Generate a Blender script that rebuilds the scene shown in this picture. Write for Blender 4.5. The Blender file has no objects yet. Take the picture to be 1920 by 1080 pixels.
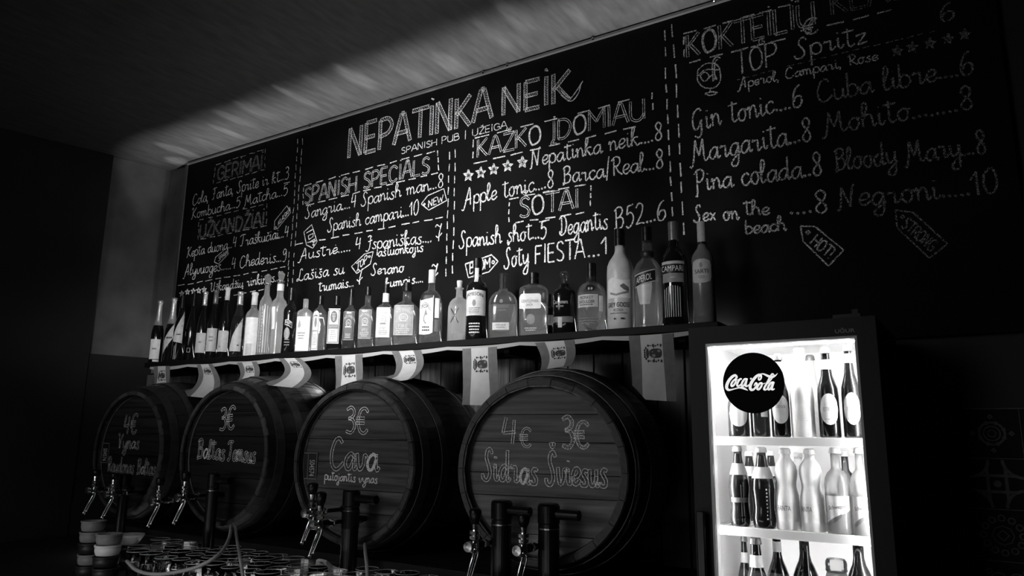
import bpy, bmesh, math, random
from math import sin, cos, pi, atan, atan2, radians, hypot, sqrt
from mathutils import Vector, Matrix
random.seed(7)
COL = bpy.context.scene.collection
SC = bpy.context.scene
EYE = 1.55
# ------------------------------------------------------------------ camera
YAW, PITCH, ROLL, FPX = radians(32.752), radians(11.260), radians(0.655), 1375.1
_f = Vector((-sin(YAW)*cos(PITCH), cos(YAW)*cos(PITCH), sin(PITCH)))
_r = Vector((cos(YAW), sin(YAW), 0)); _u = _r.cross(_f)
RT = _r*cos(ROLL) + _u*sin(ROLL); UP = _u*cos(ROLL) - _r*sin(ROLL)
cam = bpy.data.cameras.new('camera'); camo = bpy.data.objects.new('camera', cam); COL.objects.link(camo)
cam.sensor_width = 36; cam.lens = FPX*36/1920; cam.clip_start = 0.02; cam.clip_end = 60
camo.matrix_world = Matrix(((RT.x, UP.x, -_f.x, 0), (RT.y, UP.y, -_f.y, 0), (RT.z, UP.z, -_f.z, EYE), (0, 0, 0, 1)))
SC.camera = camo
# ------------------------------------------------------------------ view, world, large lights
SC.view_settings.view_transform = 'Standard'
SC.view_settings.look = 'None'
SC.view_settings.exposure = 0.0
SC.view_settings.gamma = 1.0
SC.view_settings.use_curve_mapping = False
w = bpy.data.worlds.new('world'); SC.world = w; w.use_nodes = True
w.node_tree.nodes['Background'].inputs[0].default_value = (1, 1, 1, 1)
w.node_tree.nodes['Background'].inputs[1].default_value = 0.0015
def area(name, loc, target, sx, sy, power, spread=180):
    l = bpy.data.lights.new(name, 'AREA'); l.shape = 'RECTANGLE'; l.size = sx; l.size_y = sy
    l.energy = power; l.spread = radians(spread)
    o = bpy.data.objects.new(name, l); COL.objects.link(o); o.location = loc
    o.rotation_euler = (Vector(target)-Vector(loc)).to_track_quat('-Z', 'Y').to_euler(); return o
def spot(name, loc, target, power, size, blend=0.6, rad=0.02, sc=(1, 1, 1)):
    l = bpy.data.lights.new(name, 'SPOT'); l.energy = power; l.spot_size = radians(size); l.spot_blend = blend
    l.shadow_soft_size = rad
    o = bpy.data.objects.new(name, l); COL.objects.link(o); o.location = loc; o.scale = sc
    o.rotation_euler = (Vector(target)-Vector(loc)).to_track_quat('-Z', 'Y').to_euler(); return o
area('window_light', (-2.0, -1.2, 2.30), (-1.7, 2.5, 2.05), 1.1, 1.3, 2.2, 70)
spot('bar_lamp_light', (-1.75, 0.6, 2.75), (-2.1, 2.5, 2.30), 170, 60, 1.0, 0.06)
spot('bottle_fill_light', (-1.75, 0.0, 2.25), (-2.3, 2.3, 2.05), 200, 90, 1.0, 0.22, (1, .22, 1))  # added spot without a fixture, brightens the bottles and their labels
area('glint_fill_light', (-2.35, 2.02, 1.080), (-2.35, 2.0201, .9), 2.2, .012, 7, 175)  # added strip without a fixture, makes glints on the counter glasses
spot('under_shelf_light', (-2.47, 2.42, 1.845), (-2.56, 2.15, 1.72), 7, 60, .8, .01)
area('spout_fill_light', (-1.9, .75, 1.0), (-2.0, 2.0, 1.05), 2.6, .03, 1.1, 120)  # added low strip without a fixture, brightens the chrome spouts
# small up-lights lying on the shelf behind the bottles (bare spots, the narrow ones added for the ceiling streaks)
rl = random.Random(5); UPL = []
for k in range(7): UPL.append((-3.75+k*.5, 2.37, 48.0, 29, 1.0, (2.2, 1, 1)))
for k in range(15): UPL.append((-3.85+k*.225+rl.uniform(-.05, .05), rl.uniform(2.20, 2.40), rl.uniform(14, 55), 15, .8, (rl.uniform(.18, .4), 1, 1)))
UPL.append((-4.0, 2.44, 60, 8, 1.0, (1, 1, 1)))
for x_, yt_, pw_, sz_, bl_, sc_ in UPL:
    l = bpy.data.lights.new('shelf_up_light', 'SPOT'); l.energy = pw_; l.spot_size = radians(sz_); l.spot_blend = bl_; l.shadow_soft_size = .006
    o = bpy.data.objects.new('shelf_up_light', l); COL.objects.link(o); o.location = (x_, 2.445, EYE+.345+.02)
    o.rotation_euler = (pi+atan2(2.445-yt_, 1.24), 0, 0); o.scale = sc_

# ------------------------------------------------------------------ picture point -> place in the room
def ray(px, py):
    return RT*((px-960)/FPX) - UP*((py-540)/FPX) + _f
def P(px, py, D):
    d = ray(px, py); d = d*(D/d.y); return Vector((d.x, d.y, d.z+EYE))
class Plane:
    """vertical plane through origin o, horizontal axis turned by ang; local x along it, local z up"""
    def __init__(s, o, ang=0.0):
        s.o = Vector(o); s.u = Vector((cos(ang), sin(ang), 0)); s.n = Vector((sin(ang), -cos(ang), 0)); s.eye = Vector((0, 0, EYE))
    def at(s, px, py):
        d = ray(px, py); t = (s.o-s.eye).dot(s.n)/d.dot(s.n); p = s.eye+d*t-s.o
        return (p.dot(s.u), p.z)
# ------------------------------------------------------------------ materials
MATS = {}
def mat(name, v=0.5, rough=0.5, metal=0.0, spec=0.5, trans=0.0, ior=1.45, emit=0.0, coat=0.0, var=0.0, vs=20, bump=0.0, stretch=None, rvar=0.0):
    if name in MATS: return MATS[name]
    m = bpy.data.materials.new(name); m.use_nodes = True; nt = m.node_tree; b = nt.nodes['Principled BSDF']
    b.inputs['Base Color'].default_value = (v, v, v, 1); b.inputs['Roughness'].default_value = rough
    b.inputs['Metallic'].default_value = metal; b.inputs['Specular IOR Level'].default_value = spec
    b.inputs['Transmission Weight'].default_value = trans; b.inputs['IOR'].default_value = ior; b.inputs['Coat Weight'].default_value = coat
    if emit: b.inputs['Emission Color'].default_value = (1, 1, 1, 1); b.inputs['Emission Strength'].default_value = emit
    if var or bump or rvar:
        tc = nt.nodes.new('ShaderNodeTexCoord'); mp = nt.nodes.new('ShaderNodeMapping'); nz = nt.nodes.new('ShaderNodeTexNoise')
        if stretch: mp.inputs['Scale'].default_value = stretch
        nt.links.new(tc.outputs['Object'], mp.inputs[0]); nt.links.new(mp.outputs[0], nz.inputs['Vector'])
        nz.inputs['Scale'].default_value = vs; nz.inputs['Detail'].default_value = 6
        if var:
            r = nt.nodes.new('ShaderNodeMapRange'); r.inputs['From Min'].default_value = .25; r.inputs['From Max'].default_value = .75
            r.inputs['To Min'].default_value = v*(1-var); r.inputs['To Max'].default_value = v*(1+var)
            nt.links.new(nz.outputs['Fac'], r.inputs['Value']); nt.links.new(r.outputs[0], b.inputs['Base Color'])
        if rvar:
            r = nt.nodes.new('ShaderNodeMapRange'); r.inputs['From Min'].default_value = .3; r.inputs['From Max'].default_value = .7
            r.inputs['To Min'].default_value = rough-rvar; r.inputs['To Max'].default_value = rough+rvar
            nt.links.new(nz.outputs['Fac'], r.inputs['Value']); nt.links.new(r.outputs[0], b.inputs['Roughness'])
        if bump:
            bp = nt.nodes.new('ShaderNodeBump'); bp.inputs['Strength'].default_value = bump; bp.inputs['Distance'].default_value = .004
            nt.links.new(nz.outputs['Fac'], bp.inputs['Height']); nt.links.new(bp.outputs[0], b.inputs['Normal'])
    MATS[name] = m; return m
def wood(name, v, rough=0.5, axis='x', contrast=0.55, spec=0.4):
    """long-grained wood: noise stretched along one local axis"""
    if name in MATS: return MATS[name]
    st = {'x': (1.2, 22, 22), 'z': (22, 22, 1.2), 'y': (22, 1.2, 22)}[axis]
    m = mat(name, v, rough, var=contrast, vs=3.0, stretch=st, bump=.35, spec=spec, rvar=.12)
    nt = m.node_tree; b = nt.nodes['Principled BSDF']
    rnd = nt.nodes.new('ShaderNodeObjectInfo'); mul = nt.nodes.new('ShaderNodeMath'); mul.operation = 'MULTIPLY_ADD'
    mul.inputs[1].default_value = .7; mul.inputs[2].default_value = .65
    src = b.inputs['Base Color'].links[0].from_socket; m2 = nt.nodes.new('ShaderNodeMath'); m2.operation = 'MULTIPLY'
    nt.links.new(rnd.outputs['Random'], mul.inputs[0]); nt.links.new(mul.outputs[0], m2.inputs[0]); nt.links.new(src, m2.inputs[1])
    nt.links.new(m2.outputs[0], b.inputs['Base Color']); return m
def chalk(name, v=0.8, cover=0.5, scale=420):
    """chalk strokes: broken by the grain of the board"""
    m = bpy.data.materials.new(name); m.use_nodes = True; nt = m.node_tree; b = nt.nodes['Principled BSDF']
    b.inputs['Base Color'].default_value = (v, v, v, 1); b.inputs['Roughness'].default_value = .95; b.inputs['Specular IOR Level'].default_value = 0
    tr = nt.nodes.new('ShaderNodeBsdfTransparent'); mx = nt.nodes.new('ShaderNodeMixShader'); tc = nt.nodes.new('ShaderNodeTexCoord')
    nz = nt.nodes.new('ShaderNodeTexNoise'); nz.inputs['Scale'].default_value = scale; nz.inputs['Detail'].default_value = 2
    r = nt.nodes.new('ShaderNodeMapRange'); r.inputs['From Min'].default_value = .62-cover*.4; r.inputs['From Max'].default_value = .76-cover*.4
    nt.links.new(tc.outputs['Object'], nz.inputs['Vector']); nt.links.new(nz.outputs['Fac'], r.inputs['Value'])
    nt.links.new(r.outputs[0], mx.inputs[0]); nt.links.new(tr.outputs[0], mx.inputs[1]); nt.links.new(b.outputs[0], mx.inputs[2])
    nt.links.new(mx.outputs[0], nt.nodes['Material Output'].inputs[0]); MATS[name] = m; return m
def thin_glass(name, tint=0.95, gloss=0.06, milk=0.0, ior=1.5, mv=.8):
    """thin clear glass: straight-through light, fresnel reflections, a little haze"""
    m = bpy.data.materials.new(name); m.use_nodes = True; nt = m.node_tree
    for n in list(nt.nodes):
        if n.type != 'OUTPUT_MATERIAL': nt.nodes.remove(n)
    out = [n for n in nt.nodes][0]
    t = nt.nodes.new('ShaderNodeBsdfTransparent'); t.inputs[0].default_value = (tint, tint, tint, 1)
    g = nt.nodes.new('ShaderNodeBsdfGlossy'); g.inputs['Roughness'].default_value = gloss
    fr = nt.nodes.new('ShaderNodeFresnel'); fr.inputs[0].default_value = ior
    mx = nt.nodes.new('ShaderNodeMixShader'); nt.links.new(fr.outputs[0], mx.inputs[0]); nt.links.new(t.outputs[0], mx.inputs[1]); nt.links.new(g.outputs[0], mx.inputs[2])
    last = mx
    if milk:
        d = nt.nodes.new('ShaderNodeBsdfDiffuse'); d.inputs[0].default_value = (mv, mv, mv, 1)
        tl = nt.nodes.new('ShaderNodeBsdfTranslucent'); tl.inputs[0].default_value = (mv, mv, mv, 1)
        a = nt.nodes.new('ShaderNodeMixShader'); a.inputs[0].default_value = .6
        nt.links.new(d.outputs[0], a.inputs[1]); nt.links.new(tl.outputs[0], a.inputs[2])
        c = nt.nodes.new('ShaderNodeMixShader'); c.inputs[0].default_value = milk
        nt.links.new(mx.outputs[0], c.inputs[1]); nt.links.new(a.outputs[0], c.inputs[2]); last = c
    nt.links.new(last.outputs[0], out.inputs[0]); MATS[name] = m; return m
def liquid(name, tint=0.9, milk=0.25, ior=1.33, mv=.8):
    m = bpy.data.materials.new(name); m.use_nodes = True; nt = m.node_tree; b = nt.nodes['Principled BSDF']
    b.inputs['Base Color'].default_value = (tint, tint, tint, 1); b.inputs['Roughness'].default_value = .03
    b.inputs['Transmission Weight'].default_value = 1; b.inputs['IOR'].default_value = ior
    tl = nt.nodes.new('ShaderNodeBsdfTranslucent'); tl.inputs[0].default_value = (mv, mv, mv, 1)
    mx = nt.nodes.new('ShaderNodeMixShader'); mx.inputs[0].default_value = milk
    nt.links.new(b.outputs[0], mx.inputs[1]); nt.links.new(tl.outputs[0], mx.inputs[2])
    nt.links.new(mx.outputs[0], nt.nodes['Material Output'].inputs[0]); MATS[name] = m; return m

# ------------------------------------------------------------------ object helpers
def tag(o, label=None, cat=None, group=None, kind=None):
    if label: o['label'] = label
    if cat: o['category'] = cat
    if group: o['group'] = group
    if kind: o['kind'] = kind
    return o
def empty(name, loc=(0, 0, 0), rz=0.0, label=None, cat=None, group=None):
    o = bpy.data.objects.new(name, None); COL.objects.link(o); o.location = loc; o.rotation_euler = (0, 0, rz)
    o.empty_display_size = .05
    return tag(o, label, cat, group)
def obj(name, vf, m, parent=None, loc=None, smooth=False, label=None, bevel=0):
    v, f = vf
    me = bpy.data.meshes.new(name); me.from_pydata([tuple(p) for p in v], [], f); me.update()
    if smooth:
        for p in me.polygons: p.use_smooth = True
    if m: me.materials.append(MATS[m] if isinstance(m, str) else m)
    o = bpy.data.objects.new(name, me); COL.objects.link(o)
    if parent: o.parent = parent
    if loc: o.location = loc
    if label: o['label'] = label
    if bevel:
        b = o.modifiers.new('bevel', 'BEVEL'); b.width = bevel; b.segments = 2; b.limit_method = 'ANGLE'
    return o
def inst(o, parent, loc=None, rot=None):
    c = o.copy(); COL.objects.link(c); c.parent = parent
    if loc is not None: c.location = loc
    if rot is not None: c.rotation_euler = rot
    return c
def box(x0, x1, y0, y1, z0, z1):
    return ([(x0,y0,z0),(x1,y0,z0),(x1,y1,z0),(x0,y1,z0),(x0,y0,z1),(x1,y0,z1),(x1,y1,z1),(x0,y1,z1)],
            [(0,3,2,1),(4,5,6,7),(0,1,5,4),(1,2,6,5),(2,3,7,6),(3,0,4,7)])
def join(*parts):
    V = []; F = []
    for v, f in parts:
        n = len(V); V += list(v); F += [tuple(i+n for i in q) for q in f]
    return V, F
def lathe(prof, seg=28, n=2.0, kx=1.0, ky=1.0, capb=True, capt=True):
    """profile [(z, r)] turned about z with a superellipse section"""
    V = []; F = []
    for z, r in prof:
        for i in range(seg):
            a = 2*pi*(i+.5)/seg; c, s = cos(a), sin(a)
            q = (abs(c)**n+abs(s)**n)**(-1.0/n)
            V.append((r*kx*q*c, r*ky*q*s, z))
    for j in range(len(prof)-1):
        for i in range(seg):
            a = j*seg+i; b = j*seg+(i+1) % seg; F.append((a, b, b+seg, a+seg))
    if capb: F.append(tuple(range(seg-1, -1, -1)))
    if capt: F.append(tuple(range((len(prof)-1)*seg, len(prof)*seg)))
    return V, F
def tube(pts, r, seg=8, r2=None, caps=True):
    V = []; F = []; n = len(pts); pts = [Vector(p) for p in pts]
    for i, p in enumerate(pts):
        d = (pts[min(i+1, n-1)]-pts[max(i-1, 0)]).normalized()
        a = d.cross(Vector((0, 0, 1)))
        if a.length < 1e-3: a = d.cross(Vector((0, 1, 0)))
        a.normalize(); b = d.cross(a); rr = r if r2 is None else r+(r2-r)*i/(n-1)
        for k in range(seg):
            t = 2*pi*k/seg; V.append(p+a*cos(t)*rr+b*sin(t)*rr)
    for i in range(n-1):
        for k in range(seg):
            a = i*seg+k; b = i*seg+(k+1) % seg; F.append((a, a+seg, b+seg, b))
    if caps: F.append(tuple(range(seg))); F.append(tuple(range((n-1)*seg+seg-1, (n-1)*seg-1, -1)))
    return V, F
def smooth_pts(pts, k=4, closed=False):
    """Catmull-Rom through the points"""
    n = len(pts)
    if n < 3: return list(pts)
    out = []
    for i in range(n-1 if not closed else n):
        g = (lambda j: pts[j % n]) if closed else (lambda j: pts[max(0, min(n-1, j))])
        p0, p1, p2, p3 = g(i-1), g(i), g(i+1), g(i+2)
        for s in range(k):
            t = s/k
            out.append(tuple(.5*((2*p1[c])+(-p0[c]+p2[c])*t+(2*p0[c]-5*p1[c]+4*p2[c]-p3[c])*t*t+(-p0[c]+3*p1[c]-3*p2[c]+p3[c])*t**3) for c in range(len(p1))))
    out.append(pts[0] if closed else pts[-1]); return out

# ------------------------------------------------------------------ stroke lettering
G = {}
def g(ch, adv, s): G[ch] = (adv, [[tuple(float(q) for q in (a, b)) for a, b in zip(*[iter(st.split())]*2)] for st in s.split('|') if st.strip()])
# small letters, one pen (x-height 10, tall 20)
g('a', 11, "9 8 6 10 2 7 1 3 3 0 6 1 9 7|9 10 9 3 10 0 12 2"); g('b', 10, "1 20 1 8 1 1|1 7 4 10 8 8 9 4 6 0 2 0 1 3")
g('c', 9, "8 8 6 10 2 8 1 4 3 0 6 0 9 3"); g('d', 12, "9 8 6 10 2 7 1 3 3 0 6 1 9 7|9 20 9 10 9 3 10 0 12 2")
g('e', 9, "1 4 6 5 8 8 6 10 3 9 1 5 2 1 5 0 9 3"); g('f', 7, "7 18 5 20 3 17 3 0|0 10 6 10")
g('g', 11, "9 8 6 10 2 7 1 3 3 0 6 1 9 7|9 10 9 -4 7 -9 3 -9 2 -6 6 -2 11 2")
g('h', 11, "0 6 4 14 4 19 2 20 1 15 1 0|1 6 4 10 7 9 8 5 8 2 9 0 11 2"); g('i', 6, "1 8 2 10 2 2 4 0 6 3|2 14.5 2.3 15.5")
g('j', 6, "3 10 3 -5 1 -9 -2 -8 -1 -5 5 2|3 14.5 3.3 15.5"); g('k', 10, "0 6 3 14 4 19 2 20 1 15 1 0|8 9 4 9 1 5|3 6 5 3 7 0 10 2")
g('l', 6, "0 4 4 14 4 19 2 20 1 15 1 3 3 0 6 3"); g('m', 16, "0 7 1 10 2 8 2 0|2 6 4 10 6 9 7 5 7 0|7 6 9 10 11 9 12 5 12 2 13 0 16 3")
g('n', 11, "0 7 1 10 2 8 2 0|2 6 5 10 7 9 8 5 8 2 9 0 11 3"); g('o', 10, "5 10 2 8 1 4 3 0 6 0 8 4 7 9 5 10 7 9 10 9")
g('p', 10, "1 10 1 0 1 -10|1 6 3 10 7 10 9 6 8 1 4 0 1 3"); g('r', 10, "1 8 2 10 3 9 6 9 6 2 7 0 10 3")
g('s', 9, "8 9 5 10 3 8 5 5.5 7 3 6 0 2 0 1 2"); g('t', 8, "3 18 3 9 3 3 5 0 8 2|-1 15 8 15.6")
g('u', 11, "1 10 1 3 3 0 6 1 8 6|8 10 8 3 9 0 11 2"); g('v', 10, "1 10 2 3 4 0 7 3 8 9 10 8"); g('w', 14, "1 10 2 2 4 0 6 4 6 9|6 4 8 0 11 3 12 10")
g('x', 10, "1 10 4 6 8 0|8 10 4 4 1 0"); g('y', 11, "1 10 2 3 4 1 7 3 9 7|9 10 9 -4 7 -9 3 -9 2 -6 6 -2 11 2"); g('z', 9, "1 9 5 10 8 10 5 5 2 0|2 0 9 1")
# script capitals
g('A', 15, "-2 -4 0 -5 2 -2 8 18 9 20 10 16 11 0|3 6 12 7"); g('B', 13, "3 18 3 0 1 -1|1 17 5 20 9 19 10 15 7 11 4 10|4 10 9 10 11 6 9 1 4 0 1 1")
g('C', 14, "11 17 8 20 4 18 1 10 2 2 6 -1 10 1 13 4"); g('D', 14, "4 18 4 2|0 17 5 20 10 18 12 11 10 3 5 0 2 1 1 4 5 3")
g('F', 13, "2 18 6 20 12 20|7 20 6 8 4 0 1 1|3 10 9 11"); g('G', 14, "10 17 8 20 3 17 1 9 3 1 7 2 10 9|10 9 10 -3 7 -7 3 -5")
g('H', 15, "0 -1 2 0 3 8 3 19|11 20 10 8 10 0 13 1|1 9 13 12"); g('J', 11, "3 18 7 20 10 18|8 19 7 3 4 -3 0 -2|4 11 11 13")
g('K', 14, "1 0 3 1 5 18 3 20 1 17|12 20 8 14 5 9 8 4 13 0"); g('L', 13, "10 17 9 20 6 18 5 8 3 0 0 0 1 3 5 1 9 -1 13 2")
g('M', 18, "-2 -3 0 -4 2 2 4 19|4 19 6 10 8 5|8 5 12 19|12 19 13 3 15 0 18 3"); g('N', 15, "-1 -2 1 -2 2 5 3 19|3 19 9 0|9 0 11 18 13 20"); g('P', 12, "3 18 3 -3 1 -4|0 16 4 20 9 19 10 14 7 9 3 9")
g('R', 13, "3 18 3 0|0 16 4 20 9 19 10 14 7 10 3 10|5 10 8 4 13 0"); g('S', 12, "10 17 8 20 5 19 4 14 7 8 8 3 5 -1 1 0 0 3"); g('T', 14, "0 17 4 20 13 20|8 20 7 8 5 0 1 1")
g('U', 15, "0 17 3 19 4 16 3 6 5 1 8 1 11 6|12 20 11 4 14 0"); g('V', 13, "0 18 3 19 5 2 6 0|6 0 8 10 12 20")
# numerals
g('0', 11, "5 20 2 16 1 8 3 1 6 0 9 6 9 15 7 20 5 20"); g('1', 7, "0 13 4 20|4 20 4 0"); g('2', 11, "1 16 4 20 8 18 7 10 1 0|1 0 6 1 10 0"); g('3', 10, "1 18 5 20 8 17 7 13 3 11|3 11 7 10 9 5 6 0 1 1")
g('4', 11, "3 20 1 8|1 8 9 9|8 18 7 0"); g('5', 11, "9 20 3 19|3 19 2 11|2 11 6 13 9 9 8 3 4 -1 1 1"); g('6', 11, "8 19 4 16 1 8 2 1 6 0 9 4 8 9 4 9 2 5"); g('7', 11, "0 17 2 20 6 16 8 20|8 20 5 4 5 -5|1 4 4 1 9 6")
g('8', 11, "8 17 5 20 2 17 3 13 7 8 8 3 5 0 2 2 2 6 7 12 8 17"); g('9', 10, "8 17 5 20 2 16 3 11 6 11 8 17|8 18 8 4 5 -1 2 0")
g('.', 4, "1.2 .6 2 .6 2 1.4 1.2 1.4 1.2 .6"); g(',', 5, "2 1 1 -4"); g('/', 8, "5 23 2 -4"); g('!', 5, "2 20 2 6|2 1 2.3 .3"); g('|', 8, "3 24 3 -5"); g(' ', 8, ""); g('-', 8, "1 10 6 10")
g('€', 13, "11 17 8 20 4 18 2 10 4 2 8 0 11 3|0 12 8 12|0 8 8 8")
# printed capitals, key '^X'
for k, a, s in (('A', 13, "0 0 5 20|5 20 7 20|7 20 12 0|2 7 10 7"), ('B', 12, "1 0 1 20|1 20 7 20 9 16 7 11 1 11|1 11 8 11 11 6 8 0 1 0"), ('C', 13, "11 16 7 20 2 17 1 9 3 2 7 0 11 3"), ('D', 13, "1 0 1 20|1 20 7 19 11 13 10 5 6 0 1 0"), ('E', 11, "1 0 1 20|1 20 9 20|1 10 8 10|1 0 9 0"),
               ('F', 11, "1 0 1 20|1 20 9 20|1 11 7 11"), ('G', 13, "11 16 7 20 2 17 1 9 3 2 7 0 11 3 11 9 7 9"), ('H', 13, "1 0 1 20|11 0 11 20|1 10 11 10"), ('I', 5, "2 0 2 20"), ('K', 12, "1 0 1 20|10 20 1 9|3 11 10 0"), ('L', 11, "1 20 1 0|1 0 9 0"),
               ('M', 15, "1 0 1 20|1 20 7 8|7 8 13 20|13 20 13 0"), ('N', 13, "1 0 1 20|1 20 10 0|10 0 10 20"), ('O', 13, "6 20 2 17 1 9 3 1 6 0 10 3 11 11 9 18 6 20"), ('P', 12, "1 0 1 20|1 20 7 20 10 15 7 10 1 9"), ('R', 12, "1 0 1 20|1 20 7 20 10 15 7 10 1 9|5 10 11 0"),
               ('S', 11, "9 17 6 20 2 18 2 13 6 10 9 6 8 1 4 0 1 2"), ('T', 12, "6 0 6 20|0 20 12 20"), ('U', 13, "1 20 1 5 4 0 8 0 11 5|11 20 11 0"), ('W', 16, "0 20 4 0|4 0 8 14|8 14 11 0|11 0 15 20"), ('Z', 12, "1 20 11 20|11 20 1 0|1 0 11 0")):
    g('^'+k, a, s)
CAR = "|1.5 26 4 23 6.5 26"
def deriv(new, old, extra, adv=None):
    a, st = G[old]; g('~', 0, extra); G[new] = (adv or a, [list(x) for x in st]+G.pop('~')[1])
deriv('č', 'c', "3 15.5 5 13 7 15.5"); deriv('š', 's', "3 15.5 5 13 7 15.5"); deriv('ž', 'z', "3 15.5 5 13 7 15.5"); deriv('ė', 'e', "4.5 14 5 15"); deriv('ų', 'u', "9 0 8 -3 11 -3"); deriv('ą', 'a', "10 0 9 -3 12 -3")
deriv('Š', 'S', "5 26 7 23 9 26"); deriv('Į', 'J', "4 -4 5 -7 7 -6")
deriv('^Ė', '^E', "5 24 5.6 24.8"); deriv('^Š', '^S', "3 26 5 23 7 26"); deriv('^Ž', '^Z', "4 26 6 23 8 26"); deriv('^Į', '^I', "2 0 0 -4 4 -5|2 24 2.5 24.8"); deriv('^Ę', '^E', "7 0 6 -4 9 -4"); deriv('^Ų', '^U', "8 0 6 -4 9 -5"); deriv('^i', '^I', "2 24 2.5 24.8")
def glyph_list(s, caps):
    out = []
    for ch in s:
        k = '^'+ch if caps and '^'+ch in G else ch
        out.append(G.get(k, G[' ']))
    return out
def ribbon(pts, w, closed=False, jit=0.0):
    """flat stroke in (u,v); returns verts, faces"""
    if jit: w = w*.84
    V = []; F = []; n = len(pts)
    if n < 2: return V, F
    for i in range(n):
        a = pts[(i-1) % n if closed else max(0, i-1)]; b = pts[(i+1) % n if closed else min(n-1, i+1)]
        dx, dy = b[0]-a[0], b[1]-a[1]; L = hypot(dx, dy) or 1e-9; nx, ny = -dy/L, dx/L
        ww = (w[i] if isinstance(w, list) else w)*(1+random.uniform(-jit, jit))
        V.append((pts[i][0]+nx*ww, pts[i][1]+ny*ww)); V.append((pts[i][0]-nx*ww, pts[i][1]-ny*ww))
    for i in range(n-1): F.append((2*i, 2*i+1, 2*i+3, 2*i+2))
    if closed: F.append((2*n-2, 2*n-1, 1, 0))
    return V, F
def offset_line(pts, o):
    out = []; n = len(pts)
    for i in range(n):
        a = pts[max(0, i-1)]; b = pts[min(n-1, i+1)]; dx, dy = b[0]-a[0], b[1]-a[1]; L = hypot(dx, dy) or 1e-9
        out.append((pts[i][0]-dy/L*o, pts[i][1]+dx/L*o))
    return out
YO = {}
def flat_obj(name, pieces, m, parent, y, label=None):
    """pieces of (u,v) verts+faces laid on the local plane y"""
    V = []; F = []; k = 0
    for v, f in pieces:
        n = len(V); V += [(p[0], y-.00001*(k % 9), p[1]) for p in v]; F += [tuple(i+n for i in q) for q in f]; k += 1
    if not F: return None
    return obj(name, (V, F), m, parent, label=label)
def write(parent, pl, s, p0, p1, cap, m, y=-.0009, w=.0022, style='pen', caps=False, name='chalk_writing', label=None):
    """handwriting from picture point p0 to p1 on plane pl, capital height cap (picture px)"""
    a = Vector(pl.at(*p0)); b = Vector(pl.at(*p1)); top = Vector(pl.at(p0[0], p0[1]-cap)); H = (top-a).length
    top2 = Vector(pl.at(p1[0], p1[1]-cap)); H2 = (top2-b).length
    gl = glyph_list(s, caps); tot = sum(x[0] for x in gl)-1
    d = (b-a)/tot; pieces = []; x = 0
    for adv, st in gl:
        jv = random.uniform(-.5, .5); js = random.uniform(.95, 1.06)
        for line in st:
            pts = smooth_pts(line, 4) if len(line) > 2 else [tuple(line[0]), ((line[0][0]+line[1][0])/2+random.uniform(-.2, .2), (line[0][1]+line[1][1])/2), tuple(line[1])]
            q = []
            for X, Y in pts:
                t = x+X; hh = H/20*(1-t/tot)+H/20*(t/tot)*1.0
                pt = a+d*t+Vector((0, (Y*js+jv)*hh)); q.append((pt.x, pt.y))
            if style == 'pen': pieces.append(ribbon(q, w, jit=.25))
            else:
                o = H*(.062 if style == 'hatch' else .052)
                L1 = offset_line(q, o); L2 = offset_line(q, -o)
                if hypot(q[0][0]-q[-1][0], q[0][1]-q[-1][1]) < H*.05: pieces.append(ribbon(q, o)); continue
                pieces.append(ribbon(L1+L2[::-1], w*.55, True, jit=.3))
                if style == 'hatch':
                    # hand hatching between the two outlines
                    tot_l = sum(hypot(q[i+1][0]-q[i][0], q[i+1][1]-q[i][1]) for i in range(len(q)-1)); nh = max(2, int(tot_l/(H*.042)))
                    zz = []
                    for i in range(nh+1):
                        f = i/nh*(len(q)-1); k = min(int(f), len(q)-2); r = f-k; src = L1 if i % 2 else L2
                        zz.append((src[k][0]*(1-r)+src[k+1][0]*r, src[k][1]*(1-r)+src[k+1][1]*r))
                    pieces.append(ribbon(zz, w*.5, jit=.3))
        x += adv
    return flat_obj(name, pieces, m, parent, y, label)
def strokes(parent, pl, lines, m, y=-.0009, w=.002, name='chalk_drawing', label=None, sm=False):
    pieces = []
    for L in lines:
        q = [pl.at(*p) for p in L]
        if sm: q = smooth_pts(q, 5)
        else:
            qq = []
            for i in range(len(q)-1):
                for k in range(5): t = k/5; qq.append((q[i][0]*(1-t)+q[i+1][0]*t, q[i][1]*(1-t)+q[i+1][1]*t))
            q = qq+[q[-1]]
            # square corners: separate ribbons per segment
        pieces.append(ribbon(q, w, jit=.25))
    o = flat_obj(name, pieces, m, parent, y, label)
    if len(lines) > 2: o['kind'] = 'stuff'
    return o
def dashes(p0, p1, n, fill=.66):
    out = []
    for i in range(n):
        a = (i+random.uniform(0, .08))/n; b = a+fill/n*random.uniform(.85, 1.1)
        j = lambda: random.uniform(-.8, .8)
        out.append([(p0[0]+(p1[0]-p0[0])*a+j(), p0[1]+(p1[1]-p0[1])*a+j()), (p0[0]+(p1[0]-p0[0])*b+j(), p0[1]+(p1[1]-p0[1])*b+j())])
    return out
# ------------------------------------------------------------------ printed lettering (built-in font, made to meshes once)
TXT = {}
def text2d(s):
    if s in TXT: return TXT[s]
    c = bpy.data.curves.new('t', 'FONT'); c.body = s; c.size = 1; c.resolution_u = 3
    o = bpy.data.objects.new('t', c); COL.objects.link(o)
    me = o.to_mesh(); v = [(p.co.x, p.co.y) for p in me.vertices]; f = [tuple(p.vertices) for p in me.polygons]
    o.to_mesh_clear(); bpy.data.objects.remove(o); bpy.data.curves.remove(c)
    x0 = min(p[0] for p in v); x1 = max(p[0] for p in v); y0 = min(p[1] for p in v); y1 = max(p[1] for p in v)
    v = [((p[0]-x0)/(x1-x0)-.5, (p[1]-y0)/(y1-y0)-.5) for p in v]; TXT[s] = (v, f); return TXT[s]
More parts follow.
